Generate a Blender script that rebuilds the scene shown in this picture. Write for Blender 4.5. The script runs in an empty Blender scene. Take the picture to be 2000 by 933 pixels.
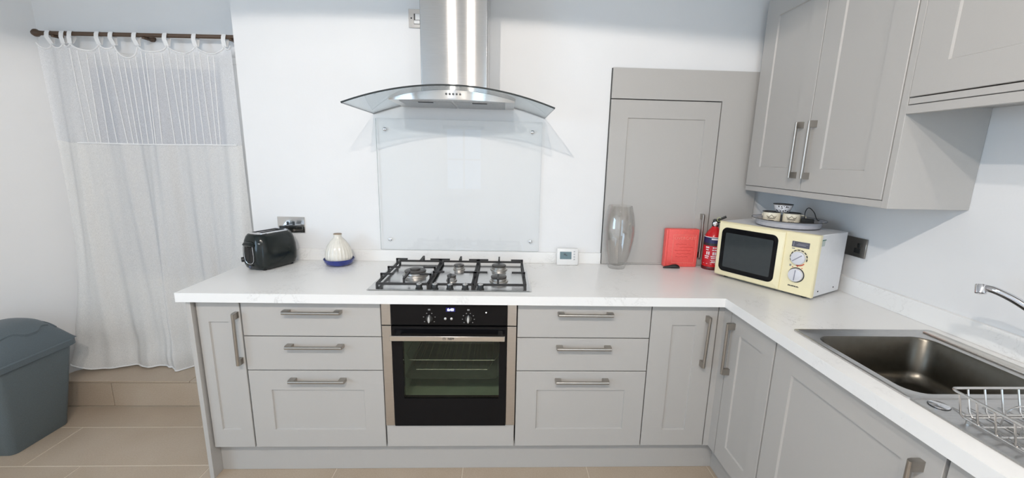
import bpy, bmesh, math, random
from mathutils import Vector, Matrix, Euler
random.seed(7)
C = bpy.context.scene.collection
PI = math.pi
R = math.radians

# ------------------------------------------------------------------ camera
cam_d = bpy.data.cameras.new('camera'); cam = bpy.data.objects.new('camera', cam_d); C.objects.link(cam)
YAW, PIT, ROL = -0.0423, 0.204, 0.0238
def _rows():
    R0 = Matrix(((1,0,0),(0,0,-1),(0,1,0)))
    c,s = math.cos(YAW),math.sin(YAW); Rz = Matrix(((c,s,0),(-s,c,0),(0,0,1)))
    c,s = math.cos(PIT),math.sin(PIT); Rx = Matrix(((1,0,0),(0,c,-s),(0,s,c)))
    c,s = math.cos(ROL),math.sin(ROL); Rr = Matrix(((c,-s,0),(s,c,0),(0,0,1)))
    return Rr @ Rx @ R0 @ Rz
W = _rows()                                   # rows: right, down, forward
m = Matrix.Identity(4)
for i in range(3):
    m[i][0] = W[0][i]; m[i][1] = -W[1][i]; m[i][2] = -W[2][i]
m.translation = (0.5315, -2.3647, 1.4962)
cam.matrix_world = m
cam_d.sensor_width = 36.0; cam_d.lens = 828.23/2000*36.0
cam_d.shift_x = (1000-1016.64)/2000; cam_d.shift_y = (479.5-466.5)/2000
cam_d.clip_start = 0.02
bpy.context.scene.camera = cam

# ------------------------------------------------------------------ light and exposure
sc = bpy.context.scene
sc.view_settings.view_transform = 'Standard'; sc.view_settings.look = 'None'
sc.view_settings.gamma = 1.0; sc.view_settings.use_curve_mapping = False
sc.view_settings.exposure = 0.17
wd = bpy.data.worlds.new('world'); sc.world = wd; wd.use_nodes = True
bg = wd.node_tree.nodes['Background']; bg.inputs[0].default_value = (0.62,0.76,1.0,1); bg.inputs[1].default_value = 1.0
def area(name, loc, rot, sx, sy, energy, col):
    d = bpy.data.lights.new(name,'AREA'); d.shape='RECTANGLE'; d.size=sx; d.size_y=sy; d.energy=energy; d.color=col
    o = bpy.data.objects.new(name,d); C.objects.link(o); o.location=loc; o.rotation_euler=rot
    return o
# daylight through rear and left windows; the last is fill for the right side
area('daylight_window', (-0.09,-4.42,1.45), (R(90),0,0), 0.62, 1.0, 1.3, (0.80,0.90,1.0))
area('daylight_left_window', (-2.93,-3.05,1.55), (0,R(-90),0), 1.4, 1.8, 58, (0.56,0.78,1.0))
area('added_rear_fill', (1.62,-4.42,1.1), (R(90),0,0), 0.9, 2.0, 13, (0.58,0.82,1.0))  # added fill light from an invented rear opening
SPOT_E = 64
# ------------------------------------------------------------------ helpers
def lin(r,g,b):
    f = lambda v: (v/255/12.92) if v/255<=0.04045 else ((v/255+0.055)/1.055)**2.4
    return (f(r),f(g),f(b),1)
MATS = {}
def mat(name, col, rough=0.5, metal=0.0, spec=0.5, noise=0.0, nscale=40.0, bump=0.0, bscale=200.0, stretch=(1,1,1), emit=None, estr=0, aniso=0, coat=0):
    if name in MATS: return MATS[name]
    mt = bpy.data.materials.new(name); mt.use_nodes = True; nt = mt.node_tree; b = nt.nodes['Principled BSDF']
    if len(col)==3: col = (*col,1)
    b.inputs['Base Color'].default_value = col; b.inputs['Roughness'].default_value = rough
    b.inputs['Metallic'].default_value = metal; b.inputs['Specular IOR Level'].default_value = spec
    if coat: b.inputs['Coat Weight'].default_value = coat; b.inputs['Coat Roughness'].default_value = 0.05
    tc = nt.nodes.new('ShaderNodeTexCoord'); mp = nt.nodes.new('ShaderNodeMapping'); mp.inputs['Scale'].default_value = stretch
    nt.links.new(tc.outputs['Object'], mp.inputs['Vector'])
    if noise:
        n = nt.nodes.new('ShaderNodeTexNoise'); n.inputs['Scale'].default_value = nscale; n.inputs['Detail'].default_value = 5
        nt.links.new(mp.outputs[0], n.inputs['Vector'])
        mx = nt.nodes.new('ShaderNodeMix'); mx.data_type='RGBA'; mx.blend_type='MULTIPLY'; mx.inputs[0].default_value = 1
        rp = nt.nodes.new('ShaderNodeMapRange'); rp.inputs[1].default_value=.25; rp.inputs[2].default_value=.75; rp.inputs[3].default_value = 1-noise; rp.inputs[4].default_value = 1+noise
        nt.links.new(n.outputs['Fac'], rp.inputs[0]); mx.inputs[6].default_value = col; nt.links.new(rp.outputs[0], mx.inputs[7])
        nt.links.new(mx.outputs[2], b.inputs['Base Color'])
    if bump:
        n2 = nt.nodes.new('ShaderNodeTexNoise'); n2.inputs['Scale'].default_value = bscale; n2.inputs['Detail'].default_value = 3
        nt.links.new(mp.outputs[0], n2.inputs['Vector'])
        bm_ = nt.nodes.new('ShaderNodeBump'); bm_.inputs['Strength'].default_value = bump; bm_.inputs['Distance'].default_value = 0.002
        nt.links.new(n2.outputs['Fac'], bm_.inputs['Height']); nt.links.new(bm_.outputs[0], b.inputs['Normal'])
    if aniso:
        b.inputs['Anisotropic'].default_value = aniso
        tg = nt.nodes.new('ShaderNodeTangent'); tg.direction_type='RADIAL'; tg.axis='Z'
        nt.links.new(tg.outputs[0], b.inputs['Tangent'])
        b.inputs['Anisotropic Rotation'].default_value = 0.25
    if emit:
        b.inputs['Emission Color'].default_value = (*emit,1); b.inputs['Emission Strength'].default_value = estr
    MATS[name] = mt; return mt
def glass_mat(name, tint, rough=0.0, ior=1.45, alpha=1.0):
    mt = bpy.data.materials.new(name); mt.use_nodes=True; nt=mt.node_tree; nt.nodes.clear()
    out=nt.nodes.new('ShaderNodeOutputMaterial'); mix=nt.nodes.new('ShaderNodeMixShader'); fr=nt.nodes.new('ShaderNodeFresnel'); fr.inputs[0].default_value=ior
    ge=nt.nodes.new('ShaderNodeNewGeometry'); mr=nt.nodes.new('ShaderNodeMapRange'); mr.inputs[3].default_value=ior; mr.inputs[4].default_value=1/ior
    nt.links.new(ge.outputs['Backfacing'],mr.inputs[0]); nt.links.new(mr.outputs[0],fr.inputs[0])
    tr=nt.nodes.new('ShaderNodeBsdfTransparent'); tr.inputs[0].default_value=(*tint,1)
    gl=nt.nodes.new('ShaderNodeBsdfGlossy'); gl.inputs['Roughness'].default_value=rough
    nt.links.new(fr.outputs[0],mix.inputs[0]); nt.links.new(tr.outputs[0],mix.inputs[1]); nt.links.new(gl.outputs[0],mix.inputs[2]); nt.links.new(mix.outputs[0],out.inputs[0])
    MATS[name]=mt; return mt
def cloth_mat(name, col, transp, transl=0.35):
    mt = bpy.data.materials.new(name); mt.use_nodes=True; nt=mt.node_tree; nt.nodes.clear()
    out=nt.nodes.new('ShaderNodeOutputMaterial')
    d=nt.nodes.new('ShaderNodeBsdfDiffuse'); d.inputs[0].default_value=col
    t=nt.nodes.new('ShaderNodeBsdfTranslucent'); t.inputs[0].default_value=col
    tr=nt.nodes.new('ShaderNodeBsdfTransparent')
    m1=nt.nodes.new('ShaderNodeMixShader'); m1.inputs[0].default_value=transl
    m2=nt.nodes.new('ShaderNodeMixShader')
    tc=nt.nodes.new('ShaderNodeTexCoord'); n=nt.nodes.new('ShaderNodeTexNoise'); n.inputs['Scale'].default_value=260; n.inputs['Detail'].default_value=2
    nt.links.new(tc.outputs['Object'],n.inputs['Vector'])
    rp=nt.nodes.new('ShaderNodeMapRange'); rp.inputs[1].default_value=.3; rp.inputs[2].default_value=.7; rp.inputs[3].default_value=max(0,transp-.08); rp.inputs[4].default_value=transp+.08
    nt.links.new(n.outputs['Fac'],rp.inputs[0]); nt.links.new(rp.outputs[0],m2.inputs[0])
    bp=nt.nodes.new('ShaderNodeBump'); bp.inputs['Strength'].default_value=.25; bp.inputs['Distance'].default_value=.002
    nt.links.new(n.outputs['Fac'],bp.inputs['Height']); nt.links.new(bp.outputs[0],d.inputs['Normal'])
    nt.links.new(d.outputs[0],m1.inputs[1]); nt.links.new(t.outputs[0],m1.inputs[2])
    nt.links.new(m1.outputs[0],m2.inputs[1]); nt.links.new(tr.outputs[0],m2.inputs[2]); nt.links.new(m2.outputs[0],out.inputs[0])
    MATS[name]=mt; return mt

def B(): return bmesh.new()
def bx(bm, x0,x1,y0,y1,z0,z1, bev=0.0, seg=1, M=None):
    x0,x1=sorted((x0,x1)); y0,y1=sorted((y0,y1)); z0,z1=sorted((z0,z1))
    r = bmesh.ops.create_cube(bm, size=1.0); vs = r['verts']
    for v in vs:
        v.co = Vector(((x0+x1)/2+v.co.x*(x1-x0),(y0+y1)/2+v.co.y*(y1-y0),(z0+z1)/2+v.co.z*(z1-z0)))
    if bev:
        es = list({e for v in vs for e in v.link_edges})
        r2 = bmesh.ops.bevel(bm, geom=es, offset=bev, segments=seg, affect='EDGES', profile=0.5, clamp_overlap=True)
        vs = list({v for f in r2['faces'] for v in f.verts} | {v for v in vs if v.is_valid})
    if M is not None:
        for v in vs: v.co = M @ v.co
    return vs
def loft(bm, rings, cap0=True, cap1=True, closed=False):
    vr = [[bm.verts.new(p) for p in r] for r in rings]; n=len(vr[0])
    seq = list(zip(vr[:-1],vr[1:]))
    if closed: seq.append((vr[-1],vr[0]))
    for a,b in seq:
        for i in range(n):
            j=(i+1)%n
            try: bm.faces.new((a[i],a[j],b[j],b[i]))
            except ValueError: pass
    if not closed:
        if cap0: bm.faces.new(list(reversed(vr[0])))
        if cap1: bm.faces.new(vr[-1])
    return vr
def lathe(bm, prof, n=32, c=(0,0,0), M=None):
    vr=[]
    for r,z in prof:
        if r<=1e-6: vr.append([bm.verts.new((c[0],c[1],c[2]+z))])
        else: vr.append([bm.verts.new((c[0]+r*math.cos(2*PI*i/n),c[1]+r*math.sin(2*PI*i/n),c[2]+z)) for i in range(n)])
    for a,b in zip(vr[:-1],vr[1:]):
        for i in range(n):
            j=(i+1)%n
            if len(a)==1 and len(b)==1: continue
            if len(a)==1: bm.faces.new((a[0],b[j],b[i]))
            elif len(b)==1: bm.faces.new((a[i],a[j],b[0]))
            else: bm.faces.new((a[i],a[j],b[j],b[i]))
    if len(vr[0])>1: bm.faces.new(list(reversed(vr[0])))
    if len(vr[-1])>1: bm.faces.new(vr[-1])
    vs=[v for r in vr for v in r]
    if M is not None:
        for v in vs: v.co=M@v.co
    return vs
def tube(bm, pts, r, n=8, closed=False, rs=None):
    pts=[Vector(p) for p in pts]; k=len(pts); rings=[]; up=None
    for i,p in enumerate(pts):
        a = pts[i-1] if (i>0 or closed) else pts[i]; b = pts[(i+1)%k] if (i<k-1 or closed) else pts[i]
        t=(b-a).normalized()
        if up is None:
            up = Vector((0,0,1)) if abs(t.z)<.9 else Vector((1,0,0))
        s=t.cross(up).normalized(); up=s.cross(t).normalized()
        rr = rs[i] if rs else r
        rings.append([p+(s*math.cos(2*PI*j/n)+up*math.sin(2*PI*j/n))*rr for j in range(n)])
    loft(bm, rings, closed=closed)
def arc_pts(f, n): return [f(i/n) for i in range(n+1)]
def rrect(x0,x1,y0,y1,rad,z,seg=5):
    out=[]
    for cx,cy,a0 in ((x1-rad,y1-rad,0),(x0+rad,y1-rad,90),(x0+rad,y0+rad,180),(x1-rad,y0+rad,270)):
        for i in range(seg+1):
            a=R(a0+90*i/seg); out.append((cx+rad*math.cos(a),cy+rad*math.sin(a),z))
    return out
def props(o,label=None,cat=None,group=None,kind=None):
    if label: o['label']=label
    if cat: o['category']=cat
    if group: o['group']=group
    if kind: o['kind']=kind
    return o
def wloc(o):
    v=Vector((0,0,0))
    while o is not None: v+=Vector(o.location); o=o.parent
    return v
def obj(name, bm, m, parent=None, world=True, smooth=40, label=None):
    """links bm as one mesh object; with world=True the bmesh is in world coordinates"""
    off = Vector((0,0,0))
    if parent is not None and world: off = wloc(parent)
    bmesh.ops.recalc_face_normals(bm, faces=bm.faces)
    me = bpy.data.meshes.new(name)
    if off.length: bmesh.ops.translate(bm, verts=bm.verts, vec=-off)
    bm.to_mesh(me); bm.free()
    for mm in (m if isinstance(m,(list,tuple)) else [m]): me.materials.append(mm)
    if smooth:
        for p in me.polygons: p.use_smooth=True
        me.set_sharp_from_angle(angle=R(smooth))
    o = bpy.data.objects.new(name, me); C.objects.link(o); o.parent=parent
    if label: o['label']=label
    return o
def solo(name, bm, m, base, label, cat, group=None, smooth=40):
    """a thing that is one mesh, origin at its base"""
    bmesh.ops.translate(bm, verts=bm.verts, vec=-Vector(base))
    o=obj(name,bm,m,None,smooth=smooth); o.location=base; return props(o,label,cat,group)
def thing(name,label,cat,loc,rotz=0,group=None):
    o=bpy.data.objects.new(name,None); C.objects.link(o); o.location=loc; o.rotation_euler=(0,0,rotz); o.empty_display_size=.05
    return props(o,label,cat,group)
def struct(name,bm,m,parent=None,smooth=0):
    o=obj(name,bm,m,parent,smooth=smooth)
    if parent is None: o['kind']='structure'
    return o
def box_obj(name,x0,x1,y0,y1,z0,z1,m,parent=None,bev=0.0,**k):
    bm=B(); bx(bm,x0,x1,y0,y1,z0,z1,bev); return obj(name,bm,m,parent,**k)
def text_obj(name, body, size, m, parent, M, ext=0.0004, align='CENTER', bold=0.0, world=True):
    cu=bpy.data.curves.new(name,'FONT'); cu.body=body; cu.size=size; cu.extrude=ext; cu.align_x=align; cu.align_y='CENTER'; cu.resolution_u=2; cu.offset=bold
    t=bpy.data.objects.new(name,cu); C.objects.link(t); dg=bpy.context.evaluated_depsgraph_get(); dg.update()
    me=bpy.data.meshes.new_from_object(t.evaluated_get(dg)); bpy.data.objects.remove(t); bpy.data.curves.remove(cu)
    me.transform(M); me.materials.clear(); me.materials.append(m); me.name=name
    o=bpy.data.objects.new(name,me); C.objects.link(o); o.parent=parent
    if parent is not None and world: o.location = -wloc(parent)
    return o
def grid_slab(bm, xs, ys, keep, z0, z1):
    vt={}; 
    def V(i,j,z):
        k=(i,j,z)
        if k not in vt: vt[k]=bm.verts.new((xs[i],ys[j],z))
        return vt[k]
    nx,ny=len(xs)-1,len(ys)-1
    K=lambda i,j: 0<=i<nx and 0<=j<ny and keep(i,j)
    for i in range(nx):
        for j in range(ny):
            if not K(i,j): continue
            bm.faces.new((V(i,j,z1),V(i+1,j,z1),V(i+1,j+1,z1),V(i,j+1,z1)))
            bm.faces.new((V(i,j+1,z0),V(i+1,j+1,z0),V(i+1,j,z0),V(i,j,z0)))
            if not K(i-1,j): bm.faces.new((V(i,j,z0),V(i,j,z1),V(i,j+1,z1),V(i,j+1,z0)))
            if not K(i+1,j): bm.faces.new((V(i+1,j,z1),V(i+1,j,z0),V(i+1,j+1,z0),V(i+1,j+1,z1)))
            if not K(i,j-1): bm.faces.new((V(i,j,z1),V(i,j,z0),V(i+1,j,z0),V(i+1,j,z1)))
            if not K(i,j+1): bm.faces.new((V(i,j+1,z0),V(i,j+1,z1),V(i+1,j+1,z1),V(i+1,j+1,z0)))

# ------------------------------------------------------------------ materials
WALL = mat('wall_paint',(0.80,0.80,0.80),0.6,noise=.02,nscale=3,bump=.12,bscale=90)
CEIL = mat('ceiling_paint',(0.82,0.82,0.81),0.7,bump=.05)
CAB = mat('grey_cabinet_paint',lin(182,179,175),0.38,spec=.45,noise=.012,nscale=300)
CABSHADE = mat('carcass_gap_shade',(0.06,0.057,0.055),0.6,noise=.03)  # carcass darkened so gaps between doors read as black shadow lines
GAP = mat('dark_gap',(0.03,0.028,0.027),0.8,noise=.05)
STEEL = mat('brushed_steel',(0.62,0.60,0.58),0.27,1.0,noise=.06,nscale=30,stretch=(1,1,40),aniso=.0)
HSTEEL = mat('handle_nickel',(0.42,0.39,0.355),0.30,1.0,noise=.05,nscale=60)
DUCT = mat('duct_steel',(0.60,0.585,0.57),0.16,1.0,noise=.05,nscale=14,stretch=(1,1,30),aniso=1.0)
OVENSTEEL = mat('warm_oven_steel',(0.58,0.535,0.49),0.36,1.0,noise=.05,nscale=40,stretch=(1,1,20))
SINKST = mat('sink_steel',(0.56,0.55,0.54),0.30,1.0,noise=.08,nscale=25,stretch=(1,8,1))
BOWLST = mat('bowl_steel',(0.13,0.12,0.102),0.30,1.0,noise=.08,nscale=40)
CHROME = mat('chrome',(0.72,0.72,0.74),0.08,1.0,noise=.02)
HOBST = mat('hob_steel',(0.66,0.65,0.64),0.20,1.0,noise=.04,nscale=60,stretch=(30,1,1))
IRON = mat('cast_iron',(0.022,0.021,0.021),0.55,noise=.25,nscale=200,bump=.3,bscale=400)
BLACKP = mat('black_plastic',(0.016,0.017,0.017),0.35,noise=.1)
BLACKG = mat('black_glass',(0.006,0.006,0.007),0.05,noise=.05,spec=.18)
TOASTM = mat('toaster_enamel',(0.012,0.016,0.015),0.16,noise=.08,spec=.4)
DARK = mat('dark_void',(0.01,0.01,0.01),0.9,noise=.05)
WHITEP = mat('white_plastic',(0.78,0.78,0.77),0.35,noise=.02)
CREAM = mat('cream_plastic',lin(238,228,190),0.32,noise=.02,nscale=20)
MWSIDE = mat('white_enamel_metal',(0.76,0.77,0.79),0.28,noise=.02,nscale=60)
WOODD = mat('dark_stained_wood',lin(86,66,50),0.45,noise=.25,nscale=30,stretch=(.2,3,3))
BINM = mat('slate_bin_plastic',lin(97,108,113),0.5,noise=.12,nscale=260,bump=.25,bscale=300)
BINL = mat('slate_bin_lid',lin(92,103,109),0.42,noise=.10,nscale=260,bump=.2,bscale=300)
REDB = mat('red_case',lin(242,98,92),0.42,noise=.06,nscale=90,bump=.2,bscale=150)
REDX = mat('extinguisher_red',lin(206,22,30),0.25,noise=.03,coat=.3)
NAVY = mat('navy_label',lin(36,40,86),0.4,noise=.05)
LABRED = mat('label_red',lin(200,30,44),0.4,noise=.05)
PRINTW = mat('white_print',(0.82,0.80,0.82),0.5,noise=.03)
PRINTD = mat('dark_print',(0.03,0.028,0.03),0.5,noise=.05)
PRINTG = mat('grey_print',(0.25,0.25,0.25),0.5,noise=.05)
PRINTR = mat('red_print',lin(200,70,50),0.5,noise=.05)
LCD = mat('lcd_screen',lin(98,118,122),0.25,noise=.03)
SCREEN = mat('oven_display',(0.004,0.004,0.03),0.1,noise=.02,emit=(0.02,0.02,0.25),estr=.5)
DIGIT = mat('lit_digits',(0.8,0.85,1),0.3,emit=(0.75,0.82,1.0),estr=2.2,noise=.01)
LED = mat('lit_dot',(0.9,0.9,0.9),0.3,emit=(1,1,0.95),estr=1.2,noise=.01)
CERAM = mat('white_ceramic',lin(226,222,212),0.22,noise=.05,nscale=60)
BLUEC = mat('cobalt_glaze',lin(38,52,128),0.12,noise=.3,nscale=40,coat=.4)
MUGC = mat('cream_enamel',lin(246,237,214),0.2,noise=.03)
MUGRIM = mat('dark_enamel_rim',(0.04,0.035,0.032),0.25,noise=.1)
TRAYG = mat('grey_enamel',lin(182,182,188),0.22,noise=.06,nscale=40)
GLASS = glass_mat('clear_glass',(0.988,0.994,0.996))
HGLASS = glass_mat('hood_glass',(0.86,0.90,0.92))
GEDGE = mat('dark_glass_edge',lin(34,40,40),0.15,noise=.05)
OVGLASS = glass_mat('oven_window_glass',(0.74,0.78,0.73),ior=1.4)
MWGLASS = mat('microwave_window',(0.035,0.042,0.045),0.12,noise=.05)
GREENEN = mat('oven_enamel',(0.42,0.48,0.38),0.5,noise=.1,nscale=12)
CURT = cloth_mat('curtain_cloth',(0.90,0.89,0.87,1),.12,.22)
SHEER = cloth_mat('curtain_sheer',(0.90,0.90,0.91,1),.28,.25)
SEAM = cloth_mat('curtain_seam',(0.95,0.95,0.95,1),.0,.15)
GROUT = mat('pale_grout',lin(214,202,184),0.85,noise=.06,nscale=120)
DOORP = mat('door_paint',(0.74,0.74,0.73),0.45,noise=.02)
DOORG = mat('door_frosted_panel',lin(128,138,160),0.35,noise=.03)
def stone_tile():
    mt=mat('floor_tile',lin(176,160,141),0.34,spec=.45)
    nt=mt.node_tree; b=nt.nodes['Principled BSDF']; tc=nt.nodes.new('ShaderNodeTexCoord'); g=nt.nodes.new('ShaderNodeNewGeometry')
    n1=nt.nodes.new('ShaderNodeTexNoise'); n1.inputs['Scale'].default_value=3.0; n1.inputs['Detail'].default_value=6
    n2=nt.nodes.new('ShaderNodeTexNoise'); n2.inputs['Scale'].default_value=160; n2.inputs['Detail'].default_value=3
    nt.links.new(g.outputs['Position'],n1.inputs['Vector']); nt.links.new(g.outputs['Position'],n2.inputs['Vector'])
    cr=nt.nodes.new('ShaderNodeValToRGB'); cr.color_ramp.elements[0].position=.3; cr.color_ramp.elements[1].position=.72
    cr.color_ramp.elements[0].color=lin(172,153,132); cr.color_ramp.elements[1].color=lin(192,177,159)
    ad=nt.nodes.new('ShaderNodeMath'); ad.operation='MULTIPLY_ADD'; ad.inputs[1].default_value=.55; 
    ml=nt.nodes.new('ShaderNodeMath'); ml.operation='MULTIPLY'; ml.inputs[1].default_value=.45
    nt.links.new(n2.outputs['Fac'],ml.inputs[0]); nt.links.new(n1.outputs['Fac'],ad.inputs[0]); nt.links.new(ml.outputs[0],ad.inputs[2])
    nt.links.new(ad.outputs[0],cr.inputs[0]); nt.links.new(cr.outputs[0],b.inputs['Base Color'])
    return mt
TILE=stone_tile()
def worktop_mat():
    mt=mat('veined_white_worktop',(0.80,0.79,0.77),0.30,spec=.45)
    nt=mt.node_tree; b=nt.nodes['Principled BSDF']; g=nt.nodes.new('ShaderNodeNewGeometry')
    n=nt.nodes.new('ShaderNodeTexNoise'); n.inputs['Scale'].default_value=9; n.inputs['Detail'].default_value=8; n.inputs['Roughness'].default_value=.65; n.inputs['Distortion'].default_value=1.6
    nt.links.new(g.outputs['Position'],n.inputs['Vector'])
    s=nt.nodes.new('ShaderNodeMath'); s.operation='SUBTRACT'; s.inputs[1].default_value=.5; nt.links.new(n.outputs['Fac'],s.inputs[0])
    a=nt.nodes.new('ShaderNodeMath'); a.operation='ABSOLUTE'; nt.links.new(s.outputs[0],a.inputs[0])
    cr=nt.nodes.new('ShaderNodeValToRGB'); e=cr.color_ramp.elements; e[0].position=0; e[0].color=(0.62,0.61,0.60,1); e[1].position=.012; e[1].color=(1,1,1,1)
    nt.links.new(a.outputs[0],cr.inputs[0])
    n2=nt.nodes.new('ShaderNodeTexNoise'); n2.inputs['Scale'].default_value=3.2; n2.inputs['Detail'].default_value=3; nt.links.new(g.outputs['Position'],n2.inputs['Vector'])
    mr=nt.nodes.new('ShaderNodeMapRange'); mr.inputs[1].default_value=.52; mr.inputs[2].default_value=.66; nt.links.new(n2.outputs['Fac'],mr.inputs[0])
    mx=nt.nodes.new('ShaderNodeMix'); mx.data_type='RGBA'; mx.inputs[6].default_value=(1,1,1,1); nt.links.new(mr.outputs[0],mx.inputs[0]); nt.links.new(cr.outputs[0],mx.inputs[7])
    mm=nt.nodes.new('ShaderNodeMix'); mm.data_type='RGBA'; mm.blend_type='MULTIPLY'; mm.inputs[0].default_value=1; mm.inputs[6].default_value=(0.85,0.845,0.83,1); nt.links.new(mx.outputs[2],mm.inputs[7])
    nt.links.new(mm.outputs[2],b.inputs['Base Color']); return mt
WORK=worktop_mat()

# ------------------------------------------------------------------ room shell
XR=2.164; YREAR=-4.3; ZC=2.68; AY=.193
bm=B(); bx(bm,-.845,XR+.15,0,.35,0,ZC); struct('wall_back',bm,WALL)
bm=B(); bx(bm,-2.3,-.845,AY,.35,.0,ZC); struct('wall_alcove',bm,WALL)
bm=B(); bx(bm,XR,XR+.15,YREAR-.15,0,0,ZC); struct('wall_right',bm,WALL)
# left wall splays out towards the viewer, then runs straight back
XLW=-2.75
LWIN=(-3.95,-2.15,.85,2.25)          # y0,y1,z0,z1 of the window in the left wall
bm=B(); q=[Vector((x,y,0)) for x,y in [(-1.985,AY),(XLW,-.76),(XLW-.16,-.72),(-2.15,AY+.1),(-1.985,AY+.1)]]
loft(bm,[q,[p+Vector((0,0,ZC)) for p in q]])
b2=B(); ys_=[YREAR-.15,LWIN[0],LWIN[1],-.76]; zs_=[0,LWIN[2],LWIN[3],ZC]
nv=len(bm.verts); grid_slab(bm,ys_,zs_,lambda i,j: not(i==1 and j==1),0,1); bm.verts.ensure_lookup_table()
for v in bm.verts[nv:]: v.co=Vector((XLW-.16*v.co.z,v.co.x,v.co.y))
b2.free(); struct('wall_left',bm,WALL)
def wall_with_holes(name,x0,x1,y0,y1,holes):
    xs=sorted({x0,x1,*[h[0] for h in holes],*[h[1] for h in holes]}); zs=sorted({0,ZC,*[h[2] for h in holes],*[h[3] for h in holes]})
    bm=B()
    grid_slab(bm,xs,zs,lambda i,j: not any(h[0]<(xs[i]+xs[i+1])/2<h[1] and h[2]<(zs[j]+zs[j+1])/2<h[3] for h in holes),0,1)
    for v in bm.verts: v.co=Vector((v.co.x, y0+(y1-y0)*v.co.z, v.co.y))
    return struct(name,bm,WALL)
WIN=(-.40,.22,.95,1.95); FILL_DR=(1.15,2.10,0,2.12)  # second opening is added to let the right-hand fill in
wall_with_holes('wall_rear',XLW-.16,XR+.15,YREAR-.15,YREAR,[WIN,FILL_DR])
bm=B(); bx(bm,XLW-.16,XR+.15,YREAR-.15,.35,ZC,ZC+.1); struct('ceiling',bm,CEIL)
# windows behind the viewer, and the glazed door added for the fill
def glazed(name,x0,x1,z0,z1,nx,nz,fw=.05):
    y0,y1=YREAR-.10,YREAR-.04
    bm=B(); bx(bm,x0,x1,y0,y1,z0,z0+fw); bx(bm,x0,x1,y0,y1,z1-fw,z1); bx(bm,x0,x0+fw,y0,y1,z0,z1); bx(bm,x1-fw,x1,y0,y1,z0,z1)
    o=struct(name,bm,WHITEP)
    for i in range(1,nx):
        x=x0+(x1-x0)*i/nx; b=B(); bx(b,x-.012,x+.012,y0+.01,y1-.01,z0+fw,z1-fw); obj('glazing_bar',b,WHITEP,o,smooth=0)
    for i in range(1,nz):
        z=z0+(z1-z0)*i/nz; b=B(); bx(b,x0+fw,x1-fw,y0+.012,y1-.012,z-.012,z+.012); obj('glazing_bar',b,WHITEP,o,smooth=0)
    b=B(); bx(b,x0+fw,x1-fw,y0+.028,y0+.034,z0+fw,z1-fw); obj('glass_pane',b,GLASS,o,smooth=0)
    return o
glazed('window_1',*WIN,2,2); glazed('added_door_2',*FILL_DR,2,1,.07)
def glazed_left(name,y0,y1,z0,z1):
    x0,x1=XLW-.11,XLW-.05; fw=.055
    b=B(); bx(b,x0,x1,y0,y1,z0,z0+fw); bx(b,x0,x1,y0,y1,z1-fw,z1); bx(b,x0,x1,y0,y0+fw,z0,z1); bx(b,x0,x1,y1-fw,y1,z0,z1); o=struct(name,b,WHITEP)
    for i in (1,2):
        y=y0+(y1-y0)*i/3; b=B(); bx(b,x0+.01,x1-.01,y-.02,y+.02,z0+fw,z1-fw); obj('mullion',b,WHITEP,o,smooth=0)
    b=B(); bx(b,x0+.028,x0+.034,y0+fw,y1-fw,z0+fw,z1-fw); obj('glass_pane',b,GLASS,o,smooth=0)
glazed_left('window_2',*LWIN)
bm=B(); bx(bm,WIN[0]-.06,WIN[1]+.06,YREAR-.02,YREAR+.12,WIN[2]-.035,WIN[2]); struct('trim_1',bm,WHITEP)
# floor with its tiles
bm=B(); bx(bm,XLW-.16,XR+.15,YREAR-.15,.35,-.12,-.0015); floor=struct('floor',bm,GROUT)
tile_me={}
def tile(parent,x0,x1,y0,y1,z0,z1,axis='z',name='tile'):
    key=(round(x1-x0,3),round(y1-y0,3),round(z1-z0,3))
    if key not in tile_me:
        b=B(); w,d,h=[k/2 for k in key]; bx(b,-w,w,-d,d,-h,h,.0012); me=bpy.data.meshes.new(name); b.to_mesh(me); b.free(); me.materials.append(TILE); tile_me[key]=me
    o=bpy.data.objects.new(name,tile_me[key]); C.objects.link(o); o.parent=parent; o.location=Vector(((x0+x1)/2,(y0+y1)/2,(z0+z1)/2))-wloc(parent)
    return o
G=.0022
def leftx(y): return max(XLW,-1.985-(AY-y)*.765/.953)-.03
rows=[(-.21,-.012,[-1.12]),(-.51,-.21,[-1.745,-.86])]+[(-.51-.3*(k+1),-.51-.3*k,None) for k in range(12)]
for k,(ya,yb,jl) in enumerate(rows):
    xl=leftx(ya)-.02; xr=XR
    if jl is None:
        st=(-.258 if k%2==0 else .047)
        jl=[st+.61*i for i in range(-6,5)]
    else: jl=list(jl)+[jl[-1]+.61*i for i in range(1,6)]
    jl=[j for j in jl if xl+.03<j<xr-.03]
    ed=[xl]+jl+[xr]
    for a,b in zip(ed[:-1],ed[1:]): tile(floor,a+G,b-G,ya+G,yb-G,-.010,0)
# the tiled step under the curtain
ST=.164
bm=B(); bx(bm,-2.2,-.845,-.003,AY,0,ST-.003); step=props(struct('trim_2',bm,GROUT),kind='structure')
for a,b in ((-2.1,-1.748),(-1.748,-1.14),(-1.14,-.845)): tile(step,a+G,b-G,-.012,-.004,0.003,ST-.012)
for a,b in ((-2.06,-1.30),(-1.30,-.845)): tile(step,a+G,b-G,-.012,AY-.001,ST-.010,ST)
# door behind the curtain
bm=B(); bx(bm,-1.95,-.86,AY-.012,AY,1.962,2.0,.002); bx(bm,-1.95,-1.82,AY-.012,AY,ST,1.962,.002); bx(bm,-.98,-.86,AY-.012,AY,ST,1.962,.002)
door=struct('door_1',bm,DOORP)
bm=B(); bx(bm,-1.818,-.982,AY-.006,AY+.0,ST+.005,1.958); obj('door_leaf',bm,DOORP,door,smooth=0)
bm=B(); bx(bm,-1.74,-1.05,AY-.009,AY-.006,.75,1.93); obj('frosted_panel',bm,DOORG,door,smooth=0)

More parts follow.
